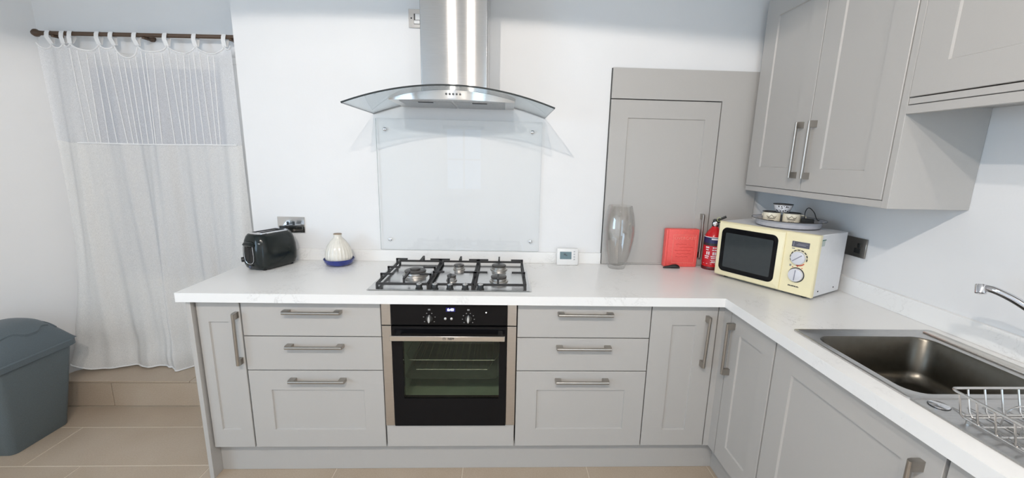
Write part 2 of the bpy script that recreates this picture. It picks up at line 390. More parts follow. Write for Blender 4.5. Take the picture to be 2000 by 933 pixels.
# ceiling downlights; the third is added to lift the right wall
for i,(x,y,e) in enumerate([(-.04,-2.70,1.15),(.52,-2.70,.80),(1.25,-2.95,.30)]):
    lab=['round recessed ceiling downlight behind the viewer, nearer the left wall','round recessed ceiling downlight behind the viewer, in the middle of the row','round ceiling downlight added behind the viewer to brighten the sink wall'][i]
    t=thing('downlight',lab,'ceiling light',(x,y,ZC),0,'ceiling downlights')
    b=B(); lathe(b,[(.045,0),(.045,-.006),(.036,-.008),(.034,0)],24,(x,y,ZC)); obj('trim_ring',b,CHROME,t)
    b=B(); lathe(b,[(0,-.002),(.033,-.002)],20,(x,y,ZC)); obj('lens',b,mat('lamp_lens',(1,1,1),.3,emit=(1,.93,.84),estr=12,noise=.01),t)
    if e:
        d=bpy.data.lights.new('downlight_beam','SPOT'); d.energy=SPOT_E*e; d.color=(1.0,.915,.835); d.spot_size=R(161.0); d.spot_blend=.02; d.shadow_soft_size=.022
        lo=bpy.data.objects.new('downlight_beam',d); C.objects.link(lo); lo.parent=t; lo.location=(0,0,-.02)

# ------------------------------------------------------------------ fitted kitchen
def fr_back(a,b,c): return Vector((a,-.58+.02-c,b))          # doors on the back run: a=x, c outwards
def fr_right(a,b,c): return Vector((1.54+.02-c,-a,b))         # doors on the return run: a=-y
def fr_upper(a,b,c): return Vector((1.863+.02-c,-a,b))
def fr_wall(a,b,c): return Vector((a,.0195-c,b))
def shaker(T,a0,a1,b0,b1,ia0,ia1,ib0,ib1,parent,t=.02,rec=.007,name='door',m=None):
    bm=B(); rr=lambda x0,x1,z0,z1,c:[T(x0,z0,c),T(x1,z0,c),T(x1,z1,c),T(x0,z1,c)]
    e=.0015; w=.0032
    loft(bm,[rr(a0,a1,b0,b1,0),rr(a0,a1,b0,b1,t-e),rr(a0+e,a1-e,b0+e,b1-e,t),rr(ia0-w,ia1+w,ib0-w,ib1+w,t),rr(ia0,ia1,ib0,ib1,t-rec),rr(ia0,ia1,ib0,ib1,0)],closed=True)
    d=obj(name,bm,m or CAB,parent,smooth=0)
    bm=B(); z=.0005
    loft(bm,[rr(ia0-z,ia1+z,ib0-z,ib1+z,.002),rr(ia0-z,ia1+z,ib0-z,ib1+z,t-rec)])
    obj('center_panel',bm,m or CAB,d,smooth=0)
    return d
def slab(T,a0,a1,b0,b1,parent,t=.02,name='drawer',m=None):
    bm=B(); rr=lambda x0,x1,z0,z1,c:[T(x0,z0,c),T(x1,z0,c),T(x1,z1,c),T(x0,z1,c)]; e=.0015
    loft(bm,[rr(a0,a1,b0,b1,0),rr(a0,a1,b0,b1,t-e),rr(a0+e,a1-e,b0+e,b1-e,t)]); return obj(name,bm,m or CAB,parent,smooth=0)
def handle(T,a0,b0,a1,b1,parent,t=.02,so=.030):
    """bar handle from (a0,b0) to (a1,b1) on the face"""
    bm=B(); L=math.hypot(a1-a0,b1-b0); da,db=(a1-a0)/L,(b1-b0)/L; na,nb=-db,da
    def P(s,n,c): return T(a0+da*s+na*n,b0+db*s+nb*n,c)
    for s0,s1 in ((-.002,.026),(L-.026,L+.002)):
        rings=[]
        for c,g in ((t-.001,.0),(t+so-.006,.0),(t+so+.003,.0012)):
            rings.append([P(s0+g,-.0075+g,c),P(s1-g,-.0075+g,c),P(s1-g,.0075-g,c),P(s0+g,.0075-g,c)])
        loft(bm,rings)
    n=10; rings=[]
    for s in (.0,L):
        rings.append([P(s,.0068*math.cos(2*PI*i/n),t+so+.0068*math.sin(2*PI*i/n)) for i in range(n)])
    loft(bm,rings); return obj('handle',bm,HSTEEL,parent,label='brushed nickel bar handle')
def carcass(x0,x1,y0,y1,z0,z1,parent,front='-y'):
    bm=B(); t=.018
    bx(bm,x0,x0+t,y0,y1,z0,z1); bx(bm,x1-t,x1,y0,y1,z0,z1)
    if front=='-y':
        bx(bm,x0+t,x1-t,y0,y1,z0,z0+t); bx(bm,x0+t,x1-t,y1-t,y1,z0+t,z1); bx(bm,x0+t,x1-t,y0,y0+.08,z1-t,z1)
    obj('carcass',bm,CABSHADE,parent,smooth=0)
def carcass_r(y0,y1,x0,x1,z0,z1,parent):       # open to -x; y0<y1
    bm=B(); t=.018
    bx(bm,x0,x1,y0,y0+t,z0,z1); bx(bm,x0,x1,y1-t,y1,z0,z1); bx(bm,x0,x1,y0+t,y1-t,z0,z0+t); bx(bm,x1-t,x1,y0+t,y1-t,z0+t,z1)
    obj('carcass',bm,CABSHADE,parent,smooth=0)
ZB=.152; ZT=.862; g=.0022; YC=-.559; zd1=.703; zd2=.540
# left end panel
bm=B(); bx(bm,-.812,-.7925,-.60,-.002,0,.8695,.001); solo('end_panel',bm,CAB,(-.802,-.30,0),'tall thin grey end panel closing the left end of the base units','panel')
# narrow unit
t=thing('base_cabinet','narrow grey base cabinet at the far left beside the end panel','cabinet',(-.69,-.3,ZB))
carcass(-.790,-.603,YC,-.01,ZB,.8695,t)
d=shaker(fr_back,-.788+g,-.602-g,ZB,ZT,-.737,-.660,.246,.766,t); handle(fr_back,-.618,.578,-.616,.815,d)
# drawer units
def drawer_unit(x0,x1,label,px,hx):
    t=thing('drawer_cabinet',label,'cabinet',((x0+x1)/2,-.3,ZB),0,'three drawer base units either side of the oven')
    carcass(x0+.001,x1-.001,YC,-.01,ZB,.8695,t)
    d=slab(fr_back,x0+g,x1-g,zd1+g,ZT,t); handle(fr_back,hx[0],.822,hx[1],.822,d)
    d=slab(fr_back,x0+g,x1-g,zd2+g,zd1-g,t); handle(fr_back,hx[0],.662,hx[1],.662,d)
    d=shaker(fr_back,x0+g,x1-g,ZB,zd2-g,px[0],px[1],.245,.441,t,name='drawer'); handle(fr_back,hx[0],.498,hx[1],.498,d)
drawer_unit(-.600,.0,'grey drawer unit with three drawers left of the oven',(-.500,-.094),(-.412,-.168))
drawer_unit(.6,1.206,'grey drawer unit with three drawers right of the oven',(.701,1.108),(.782,1.026))
# door unit in the corner of the back run
t=thing('base_cabinet','narrow grey base cabinet with a door right of the drawers in the inner corner','cabinet',(1.36,-.3,ZB))
carcass(1.208,1.511,YC,-.01,ZB,.8695,t)
d=shaker(fr_back,1.206+g,1.513-g,ZB,ZT,1.308,1.413,.240,.766,t); handle(fr_back,1.457,.574,1.463,.815,d)
# corner post
bm=B(); q=[(1.5145,-.580),(1.540,-.580),(1.540,-.638),(1.560,-.638),(1.560,-.560),(1.5145,-.560)]
loft(bm,[[Vector((x,y,ZB)) for x,y in q],[Vector((x,y,.8695)) for x,y in q]]); solo('corner_post',bm,CAB,(1.54,-.58,ZB),'slim L shaped grey corner post between the two runs of base units','post',smooth=0)
# oven housing
t=thing('oven_housing','grey built-under housing with a plain filler panel below the oven','cabinet',(.3,-.3,ZB))
slab(fr_back,.004,.596,ZB,.264,t,name='filler_panel')
bm=B(); bx(bm,.004,.596,YC,-.01,.244,.262); bx(bm,.004,.022,YC,-.01,ZB,.244); bx(bm,.578,.596,YC,-.01,ZB,.244); obj('carcass',bm,CABSHADE,t,smooth=0)
# return run
t=thing('base_cabinet','grey return run cabinet door nearest the inner corner, before the sink door','cabinet',(1.85,-.80,ZB))
carcass_r(-.947,-.642,1.561,2.14,ZB,.8695,t)
d=shaker(fr_right,.640+g,.9475-g,ZB,ZT,.722,.868,.246,.776,t); handle(fr_right,.672,.578,.672,.815,d)
t=thing('base_cabinet','wide grey cabinet door below the sink, partly cut by the bottom of the frame','cabinet',(1.85,-1.26,ZB))
carcass_r(-1.561,-.953,1.561,2.14,ZB,.8695,t)
d=shaker(fr_right,.9515+g,1.563-g,ZB,ZT,1.052,1.463,.246,.776,t); handle(fr_right,1.515,.575,1.515,.812,d)
t=thing('base_cabinet','grey cabinet door nearest the camera beyond the sink door, only a corner in view','cabinet',(1.85,-1.87,ZB))
carcass_r(-2.17,-1.569,1.561,2.14,ZB,.8695,t)
d=shaker(fr_right,1.5675+g,2.17-g,ZB,ZT,1.668,2.07,.246,.776,t)
# plinths
bm=B(); bx(bm,-.7915,1.588,-.538,-.522,.001,.1505); solo('plinth',bm,CAB,(.4,-.53,0),'long grey plinth along the floor below the oven and drawers','plinth',smooth=0)
bm=B(); bx(bm,1.5885,1.604,-2.17,-.522,.001,.1505); solo('plinth',bm,CAB,(1.596,-1.3,0),'grey return plinth along the floor below the sink cabinets','plinth',smooth=0)
# worktop
bm=B(); xs=[-.839,1.517,1.60,2.08,XR-.001]; ys=[-2.18,-1.94,-.985,-.617,-.001]
grid_slab(bm,xs,ys,lambda i,j: (j==3) or (i>=1 and not (i==2 and j==1)),.870,.910)
es=[e for e in bm.edges if all(abs(v.co.z-.910)<1e-5 for v in e.verts) and len(e.link_faces)==2 and abs(e.link_faces[0].normal.z-e.link_faces[1].normal.z)>.5]
bm.normal_update()
solo('worktop',bm,WORK,(.6,-.3,.87),'white veined L shaped kitchen worktop running over all base units','worktop',smooth=0)
bm=B(); bx(bm,-.839,1.092,-.018,-.0005,.9102,.973,.001); solo('upstand',bm,WORK,(.1,-.01,.91),'low white upstand along the wall behind the hob and toaster','upstand',smooth=0)
bm=B(); bx(bm,XR-.018,XR-.0005,-2.18,-.0185,.9102,.985,.001); solo('upstand',bm,WORK,(XR-.01,-1.1,.91),'low white veined upstand along the right wall behind the sink','upstand',smooth=0)

# upper cabinets
ZU=1.352; ZUT=2.36
t=thing('wall_cabinet','tall grey two-door wall cabinet above the microwave','wall cabinet',(2.01,-.5,ZU))
bm=B(); bx(bm,1.884,XR-.001,-.915,-.05,1.378,1.396); bx(bm,1.884,XR-.001,-.07,-.05,1.396,ZUT); bx(bm,1.884,XR-.001,-.915,-.07,ZUT-.018,ZUT); bx(bm,XR-.019,XR-.001,-.913,-.07,1.396,ZUT-.018); obj('carcass',bm,CAB,t,smooth=0)
bm=B(); bx(bm,1.865,XR-.0008,-.9415,-.9165,ZU,ZUT,.001); obj('side_panel',bm,CAB,t,smooth=0)
bm=B(); bx(bm,1.867,1.885,-.9155,-.05,ZU,1.3775,.001); obj('pelmet',bm,CAB,t,smooth=0)
d=shaker(fr_upper,.055,.4905-g,1.380,2.30,.160,.392,1.482,2.205,t); handle(fr_upper,.448,1.436,.448,1.680,d)
d=shaker(fr_upper,.4905+g,.9125,1.380,2.30,.596,.817,1.482,2.205,t); handle(fr_upper,.530,1.436,.530,1.680,d)
t=thing('wall_cabinet','shorter grey wall cabinet at top right over the sink','wall cabinet',(2.01,-1.4,1.668))
bm=B(); bx(bm,1.884,XR-.001,-1.90,-.9435,1.696,1.714); bx(bm,1.884,XR-.001,-1.90,-1.88,1.714,ZUT); bx(bm,1.884,XR-.001,-.9615,-.9435,1.714,ZUT); bx(bm,1.884,XR-.001,-1.88,-.9615,ZUT-.018,ZUT); bx(bm,XR-.019,XR-.001,-1.88,-.9615,1.714,ZUT-.018); obj('carcass',bm,CAB,t,smooth=0)
bm=B(); bx(bm,1.866,1.8835,-1.90,-.9435,1.6985,1.7185,.001); obj('rail',bm,CAB,t,smooth=0)
bm=B(); bx(bm,1.863,1.8835,-1.90,-.9435,1.668,1.6955,.001); obj('pelmet',bm,CAB,t,smooth=0)
d=shaker(fr_upper,.9445,1.90,1.722,2.30,1.052,1.79,1.819,2.205,t)
# built-in wall cupboard behind the vase
t=thing('wall_cupboard','beige grey cupboard door and infill panel set in the back wall behind the glass vase','cupboard',(1.5,-.001,.911))
bm=B(); T=fr_wall
bx(bm,1.093,1.945,-.004,-.0003,.911,1.972); obj('backing',bm,GAP,t,smooth=0)
bm=B(); q=[(1.097,1.818),(1.698,1.818),(1.698,.912),(1.945,.912),(1.945,1.972),(1.097,1.972)]; loft(bm,[[Vector((x,y,z)) for x,z in q] for y in (-.004,-.020)]); obj('infill_panel',bm,CAB,t,smooth=0)
d=shaker(lambda a,b,c:Vector((a,-.004-c,b)),1.097,1.694,.9115,1.813,1.195,1.612,.920,1.717,t,t=.016)
handle(lambda a,b,c:Vector((a,-.004-c,b)),1.652,.965,1.652,1.208,d,t=.016,so=.026)

# ------------------------------------------------------------------ oven
ov=thing('oven','built-in black glass oven with steel door bar below the gas hob','oven',(.3,-.3,.27))
FY=-.588
for x0,x1 in ((.003,.044),(.556,.597)):
    bm=B(); bx(bm,x0,x1,-.585,-.566,.2665,.757,.0012); obj('side_strip',bm,OVENSTEEL,ov,smooth=0,label='warm brushed steel side strip')
    bm=B(); bx(bm,x0,x1,-.585,-.566,.7615,.8685,.0012); obj('side_strip',bm,OVENSTEEL,ov,smooth=0,label='warm brushed steel side strip')
bm=B(); bx(bm,.0455,.5545,-.590,-.555,.764,.8685,.002); cp=obj('control_panel',bm,BLACKG,ov,label='black glass control panel')
for x in (.213,.384):
    bm=B(); lathe(bm,[(.015,0),(.015,.004),(.006,.005)],20,M=Matrix.Translation((x,-.590,.796))@Matrix.Rotation(R(90),4,'X')); k=obj('knob',bm,BLACKP,cp)
    bm=B(); n=16; loft(bm,[[Vector((x+s*.0055*math.cos(2*PI*i/n),yy,.796+s*.0165*math.sin(2*PI*i/n))) for i in range(n)] for s,yy in ((1,-.590),(1,-.606),(.8,-.610))]); obj('knob_grip',bm,mat('silver_plastic',(.55,.55,.54),.3,.3,noise=.03),cp)
    bm=B()
    for a in ((0,1,2,3,4,5) if x<.3 else range(8)):
        an=R(90+ (a-2.5)*50) if x<.3 else R(90+(a-3.5)*38)
        cx,cz=x+.026*math.cos(an),.796+.026*math.sin(an); bx(bm,cx-.0022,cx+.0022,-.5906,-.5898,cz-.0016,cz+.0016)
    bx(bm,x-.005,x+.005,-.5906,-.5898,.8335,.840)
    obj('dial_marks',bm,PRINTG,cp,smooth=0)
for x in (.283,.310):
    bm=B(); lathe(bm,[(.0055,0),(.0055,.004),(.003,.006),(0,.0065)],16,M=Matrix.Translation((x,-.590,.796))@Matrix.Rotation(R(90),4,'X')); obj('button',bm,mat('silver_plastic',(.55,.55,.54)),cp)
bm=B(); bx(bm,.286,.326,-.5905,-.5898,.828,.846); dsp=obj('display',bm,SCREEN,cp,smooth=0)
TX=lambda x,y,z: Matrix.Translation((x,y,z))@Matrix.Rotation(R(90),4,'X')
text_obj('display_digits','6:40',.017,DIGIT,dsp,TX(.306,-.5908,.8368),bold=.0004)
bm=B(); lathe(bm,[(.003,0),(.002,.001),(0,.0012)],10,M=TX(.462,-.590,.825)); obj('indicator_light',bm,LED,cp)
# door: frame with a window opening
wx0,wx1,wz0,wz1=.092,.522,.407,.698
od=B(); xs=[.0455,wx0,wx1,.5545]; zs=[.2665,wz0,wz1,.757]
grid_slab(od,xs,zs,lambda i,j: not(i==1 and j==1),0,1)
for v in od.verts: v.co=Vector((v.co.x,-.560-.028*v.co.z,v.co.y))
odo=obj('oven_door',od,BLACKG,ov,smooth=0,label='black glass oven door')
bm=B(); bx(bm,wx0+.0005,wx1-.0005,-.584,-.580,wz0+.0005,wz1-.0005); obj('window_glass',bm,OVGLASS,odo,smooth=0)
bm=B(); bx(bm,.047,.546,-.634,-.622,.707,.731,.002); 
for x in (.065,.515): bx(bm,x,x+.022,-.623,-.587,.711,.727,.001)
bar=obj('door_bar',bm,mat('bar_steel',(.66,.63,.59),.25,1.0,noise=.05,nscale=40,stretch=(1,1,25)),odo)
text_obj('maker_mark','NEFF',.0125,PRINTD,bar,TX(.312,-.6343,.7195),bold=.0003)
bm=B()
bx(bm,.277,.288,-.6345,-.6338,.7225,.7245); bx(bm,.277,.2785,-.6345,-.6338,.7145,.7245); bx(bm,.2865,.288,-.6345,-.6338,.7145,.7245); bx(bm,.280,.285,-.6345,-.6338,.7145,.7155)
obj('maker_mark',bm,PRINTD,bar,smooth=0)
# cavity
bm=B(); cx0,cx1,cy0,cy1,cz0,cz1=.075,.525,-.545,-.10,.37,.735; tt=.004
bx(bm,cx0-tt,cx0,cy0,cy1,cz0,cz1); bx(bm,cx1,cx1+tt,cy0,cy1,cz0,cz1); bx(bm,cx0,cx1,cy1,cy1+tt,cz0,cz1); bx(bm,cx0,cx1,cy0,cy1,cz0-tt,cz0); bx(bm,cx0,cx1,cy0,cy1,cz1,cz1+tt)
obj('cavity',bm,GREENEN,ov,smooth=0,label='green grey enamelled oven cavity')
RACKM=mat('rack_wire',(.75,.70,.62),.2,1.0,noise=.03)
def oven_rack(x0,x1,yf,z):
    bm=B(); tube(bm,[(x0,yf+.04,z+.012),(x0+.02,yf,z),(x1-.02,yf,z),(x1,yf+.04,z+.012),(x1,cy1+.02-.04,z+.012),(x0,cy1+.02-.04,z+.012)],.0025,6,True)
    for i in range(11):
        x=x0+.03+(x1-x0-.06)*i/10; tube(bm,[(x,yf,z),(x,cy1-.02,z+.006)],.0011,4)
    return obj('oven_rack',bm,RACKM,ov)
oven_rack(.080,.520,-.50,.553); oven_rack(.110,.487,-.50,.505)
bm=B(); loft(bm,[rrect(.085,.515,-.50,-.11,.03,.455),rrect(.078,.522,-.52,-.105,.03,.47),rrect(.081,.519,-.517,-.108,.03,.47),rrect(.088,.512,-.497,-.113,.03,.458)],cap0=True,cap1=True); obj('baking_tray',bm,mat('tray_enamel',(.20,.22,.20),.3,noise=.1),ov)

# ------------------------------------------------------------------ hob
HX0,HX1,HY0,HY1=-.066,.664,-.562,-.035; Z0=.910
hob=thing('gas_hob','stainless steel five burner gas hob with cast iron grates on the worktop','hob',(.3,-.3,Z0))
bm=B(); loft(bm,[rrect(HX0,HX1,HY0,HY1,.012,Z0),rrect(HX0,HX1,HY0,HY1,.012,Z0+.002),rrect(HX0+.006,HX1-.006,HY0+.006,HY1-.006,.01,Z0+.006),rrect(HX0+.03,HX1-.03,HY0+.02,HY1-.02,.01,Z0+.005)]); obj('top_plate',bm,HOBST,hob,smooth=25)
zp=Z0+.0055
def burner(x,y,r):
    bm=B(); lathe(bm,[(r*1.25,0),(r*1.22,.004),(r*1.02,.006),(r*1.0,.016),(r*.9,.017)],28,(x,y,zp)); b=obj('burner',bm,mat('burner_alloy',(.50,.48,.45),.35,.9,noise=.15,nscale=80),hob)
    bm=B(); lathe(bm,[(r*.97,.017),(r*1.05,.019),(r*1.05,.024),(r*.95,.027),(0,.0275)],28,(x,y,zp)); obj('burner_cap',bm,mat('burner_cap_grey',(.075,.07,.066),.35,.3,noise=.25,nscale=60),b)
    if r>.045:
        bm=B(); lathe(bm,[(r*.5,.027),(r*.5,.034),(r*.42,.036),(0,.0362)],24,(x,y,zp)); obj('burner_cap',bm,mat('burner_cap_grey',(.1,.1,.1)),b)
for x,y,r in ((.100,-.315,.050),(.303,-.195,.025),(.289,-.400,.021),(.512,-.190,.036),(.514,-.405,.036)): burner(x,y,r)
def bar_(bm,p,q,w=.010,h=.010):
    p=Vector(p);q=Vector(q);d=(q-p).normalized(); s=d.cross(Vector((0,0,1)))
    s = s.normalized() if s.length>1e-3 else Vector((1,0,0)); u=s.cross(d).normalized()
    loft(bm,[[c+s*a*w/2+u*b*h/2 for a,b in ((-1,-1),(1,-1),(1,1),(-1,1))] for c in (p,q)])
def grate(x0,x1,y0,y1,cx,fin):
    z=Z0+.020; zf=Z0+.048; bm=B()
    for p,q in (((x0,y0),(x1,y0)),((x1,y0),(x1,y1)),((x1,y1),(x0,y1)),((x0,y1),(x0,y0))): bar_(bm,(*p,z),(*q,z),.011,.009)
    for x in (x0,x1):
        for y in (y0,y1): bar_(bm,(x,y,zp-.001),(x,y,z),.010,.010)
    g_=obj('pan_grate',bm,IRON,hob,smooth=0)
    for (x,y,dx,dy) in fin:
        b=B(); bar_(b,(x,y,z-.003),(x,y,zf),.009,.009); L=math.hypot(dx,dy); bar_(b,(x-dx/L*.0045,y-dy/L*.0045,zf-.003),(x+dx,y+dy,zf-.003),.009,.008); obj('finger',b,IRON,g_,smooth=0)
ya,yb=-.515,-.085; ym=(ya+yb)/2
grate(-.030,.196,ya,yb,.1,[(-.030,-.44,.055,0),(-.030,-.315,.055,0),(-.030,-.145,.055,0),(.196,-.44,-.05,0),(.196,-.315,-.05,0),(.196,-.145,-.05,0),(.09,ya,0,.11),(.10,yb,0,-.10)])
grate(.204,.396,ya,yb,.3,[(.204,-.395,.05,0),(.204,-.145,.045,0),(.396,-.395,-.05,0),(.396,-.145,-.045,0),(.289,ya,0,.08),(.303,yb,0,-.07)])
grate(.404,.636,ya,yb,.5,[(.404,-.395,.055,0),(.404,-.145,.05,0),(.636,-.395,-.06,0),(.636,-.145,-.06,0),(.512,ya,0,.08),(.512,yb,0,-.075)])
for x in (.162,.231,.298,.366,.434):
    bm=B(); lathe(bm,[(.0165,0),(.0165,.004),(.0135,.007),(.0145,.020),(.013,.0225),(0,.0226)],20,(x,-.541,zp)); k=obj('knob',bm,BLACKP,hob)
    bm=B(); lathe(bm,[(.0120,.0222),(.0115,.0245),(0,.0246)],20,(x,-.541,zp)); bx(bm,x-.0025,x+.0025,-.5535,-.5285,zp+.024,zp+.029,.001); obj('knob_top',bm,mat('knob_silver',(.5,.49,.48),.3,.8,noise=.04),k)

# ------------------------------------------------------------------ hood
hood=thing('cooker_hood','steel chimney cooker hood with curved glass canopy above the hob','cooker hood',(.295,-.2,1.70))
bm=B(); loft(bm,[rrect(.141,.449,-.275,-.002,.006,z,3) for z in (1.772,ZC-.002)],cap0=False); obj('duct',bm,DUCT,hood)
# curved glass
def gz(x): 
    u=(x-.293)/.452; return 1.786-.082*u*u
bm=B(); N=48; yb_,yf_=-.006,-.468; th=.007
ring=[]
for i in range(N+1):
    x=-.159+.904*i/N; z=gz(x); u=(x-.293)/.452; nx,nz=(2*.082*u/.452),1; l=math.hypot(nx,nz); nx/=l;nz/=l
    ring.append(((x,z),(x+nx*th,z+nz*th)))
grid=[[bm.verts.new((p[k][0],y,p[k][1])) for k,y in ((0,yf_),(1,yf_),(1,yb_),(0,yb_))] for p in ring]
for a,b in zip(grid[:-1],grid[1:]):
    for k in range(4):
        f=bm.faces.new((a[k],a[(k+1)%4],b[(k+1)%4],b[k])); f.material_index = 1 if k in (0,2) else 0
for e in (grid[0],grid[-1]):
    f=bm.faces.new(e); f.material_index=1
obj('glass_canopy',bm,[HGLASS,GEDGE],hood)
# body under the glass: curved front panel
def body_ring(yoff,zf):
    pass
bm=B(); n=24; bx0,bx1=-.004,.577
def fy(x): 
    u=(x-.2865)/.2905; return -.30-.062*(1-u*u)
top=[];bot=[]
for i in range(n+1):
    x=bx0+(bx1-bx0)*i/n; top.append(Vector((x,fy(x),gz(x)-.001))); bot.append(Vector((x,fy(x)+.003,1.7445)))
tb=[Vector((bx1,-.008,gz(bx1)-.001)),Vector((bx0,-.008,gz(bx0)-.001))]
vt=[bm.verts.new(p) for p in top]; vb=[bm.verts.new(p) for p in bot]
tb_=[bm.verts.new((x,-.008,gz(x)-.001)) for x in [bx0+(bx1-bx0)*i/n for i in range(n+1)]]
bb_=[bm.verts.new((x,-.008,1.7445)) for x in [bx0+(bx1-bx0)*i/n for i in range(n+1)]]
for i in range(n):
    bm.faces.new((vb[i],vb[i+1],vt[i+1],vt[i])); bm.faces.new((vt[i],vt[i+1],tb_[i+1],tb_[i])); bm.faces.new((tb_[i],tb_[i+1],bb_[i+1],bb_[i])); bm.faces.new((bb_[i],bb_[i+1],vb[i+1],vb[i]))
bm.faces.new((vb[0],vt[0],tb_[0],bb_[0])); bm.faces.new((vt[n],vb[n],bb_[n],tb_[n]))
hb=obj('hood_body',bm,mat('hood_steel',(.63,.61,.585),.2,1.0,noise=.04,nscale=14,stretch=(1,1,30),aniso=.9),hood)
for x0,x1 in ((.040,.280),(.292,.532)):
    bm=B(); bx(bm,x0,x1,-.285,-.03,1.7415,1.7455,.001); f=obj('grease_filter',bm,mat('filter_mesh',(.42,.42,.42),.4,.9,noise=.25,nscale=260),hb)
    bm=B(); bx(bm,(x0+x1)/2-.035,(x0+x1)/2+.035,-.275,-.255,1.739,1.742,.001); obj('filter_latch',bm,BLACKP,f)
for k in range(5):
    x=.268+.0155*k; y=fy(x)
    bm=B(); lathe(bm,[(.0048,0),(.0045,.003),(0,.0032)],12,M=TX(x,y+.0005,1.768)); obj('button',bm,mat('dark_button',(.08,.08,.08),.3,.5,noise=.05),hb)
# glass splashback
sp=thing('glass_splashback','clear glass splashback panel screwed to the wall behind the hob','splashback',(.29,-.006,.977))
bm=B(); bx(bm,-.151,.733,-.0125,-.0065,.977,1.684); 
for f in bm.faces:
    if abs(f.normal.y)<.5: f.material_index=1
obj('glass_sheet',bm,[GLASS,mat('green_glass_edge',lin(128,142,140),.2,noise=.05)],sp,smooth=0)
for x,z in ((-.104,1.629),(.681,1.633),(.686,1.034),(-.098,1.034)):
    bm=B(); lathe(bm,[(.0095,0),(.0095,.003),(.007,.005),(0,.0052)],16,M=TX(x,-.0125,z)); obj('screw_cap',bm,CHROME,sp)
    
# ------------------------------------------------------------------ sockets
def plate(name,label,cat,x0,x1,z0,z1,m):
    t=thing(name,label,cat,((x0+x1)/2,-.001,z0)); bm=B(); bx(bm,x0,x1,-.008,-.0006,z0,z1,.0015); obj('face_plate',bm,m,t); return t
PLATE=mat('polished_plate',(.70,.68,.66),.12,1.0,noise=.03)
t=plate('wall_socket','chrome double wall socket behind the black toaster','socket',-.709,-.563,1.062,1.150,PLATE)
for x in (-.654,-.622):
    bm=B(); bx(bm,x-.006,x+.006,-.0105,-.0075,1.105,1.124,.001); obj('rocker_switch',bm,BLACKP,t)
for x in (-.685,-.592):
    bm=B(); bx(bm,x-.016,x+.016,-.0088,-.0078,1.078,1.10,.0005); obj('socket_insert',bm,BLACKP if x<-.6 else PLATE,t)
bm=B(); lathe(bm,[(.003,0),(.002,.001),(0,.0012)],10,M=TX(-.574,-.008,1.112)); obj('screw',bm,CHROME,t)
t=plate('fused_switch','steel fused switch plate high on the wall beside the hood duct','switch',.036,.124,2.131,2.219,PLATE)
bm=B(); bx(bm,.070,.098,-.011,-.0078,2.168,2.196,.001); obj('rocker_switch',bm,WHITEP,t)
bm=B(); bx(bm,.064,.092,-.0105,-.0078,2.150,2.166,.001); obj('fuse_holder',bm,WHITEP,t)
bm=B(); bx(bm,.063,.093,-.0088,-.0077,2.148,2.197); obj('switch_surround',bm,BLACKP,t,smooth=0)
bm=B(); lathe(bm,[(.004,0),(.003,.001),(0,.0012)],10,M=TX(.050,-.008,2.176)); obj('screw',bm,GAP,t)
t=thing('wall_socket','dull steel wall socket on the right wall behind the microwave','socket',(XR-.001,-.49,1.083))
DULL=mat('dull_steel_plate',(.36,.34,.31),.3,1.0,noise=.05)
bm=B(); bx(bm,XR-.008,XR-.0006,-.566,-.420,1.086,1.174,.0015); obj('face_plate',bm,DULL,t)
bm=B(); bx(bm,XR-.011,XR-.0075,-.536,-.520,1.128,1.150,.001); obj('rocker_switch',bm,BLACKP,t)
bm=B(); bx(bm,XR-.0095,XR-.0075,-.540,-.505,1.104,1.126,.001); obj('socket_insert',bm,BLACKP,t)

# ------------------------------------------------------------------ toaster (local: x right, y to its back)
L=dict(world=False)
t=thing('toaster','black two slot toaster with chrome top at the left end of the worktop','toaster',(-.682,-.150,Z0),R(-21.7))
def rr_(hw,hl,rad,z,seg=6): return rrect(-hw,hw,-hl,hl,rad,z,seg)
bm=B(); loft(bm,[rr_(.062,.100,.04,.006),rr_(.071,.110,.045,.012),rr_(.0775,.1175,.048,.035),rr_(.0785,.119,.048,.075),rr_(.076,.117,.047,.115),rr_(.069,.111,.044,.150),rr_(.062,.105,.042,.170),rr_(.055,.098,.04,.181),rr_(.050,.093,.038,.183)]); obj('body',bm,TOASTM,t,smooth=60,**L)
bm=B(); loft(bm,[rr_(.050,.093,.04,.182),rr_(.050,.093,.04,.1855),rr_(.047,.090,.038,.187)]); tp=obj('top_plate',bm,CHROME,t,**L)
for x in (-.020,.020):
    bm=B(); bx(bm,x-.0125,x+.0125,-.068,.068,.184,.1878); obj('slot',bm,DARK,tp,smooth=0,**L)
bm=B(); pts=[(-.027,-.1225,.125),(-.030,-.1235,.10),(-.031,-.1235,.075),(-.028,-.1235,.052),(-.017,-.1225,.040),(0,-.122,.036),(.017,-.1225,.040),(.028,-.1235,.052),(.031,-.1235,.075),(.030,-.1235,.10),(.027,-.1225,.125)]
tube(bm,pts,.0016,6); ring_=obj('lever_surround',bm,CHROME,t,**L)
bm=B(); bx(bm,-.025,.025,-.1215,-.112,.042,.125,.004); obj('control_plate',bm,mat('gloss_black',(.01,.01,.01),.1,noise=.05),t,**L)
bm=B(); bx(bm,-.004,.004,-.1222,-.1205,.048,.120); obj('lever_slot',bm,DARK,t,smooth=0,**L)
bm=B(); loft(bm,[rrect(-.032,.032,-.128,-.100,.012,.126),rrect(-.034,.034,-.135,-.100,.014,.134),rrect(-.028,.028,-.132,-.098,.014,.144),rrect(-.018,.018,-.124,-.098,.01,.149)]); obj('lift_lever',bm,TOASTM,t,**L)
bm=B(); lathe(bm,[(.007,0),(.007,.004),(.004,.006),(0,.006)],12,M=Matrix.Translation((0,-.1215,.022))@Matrix.Rotation(R(90),4,'X')); obj('button',bm,mat('blue_grey_button',(.08,.09,.13),.25,noise=.05),t,**L)
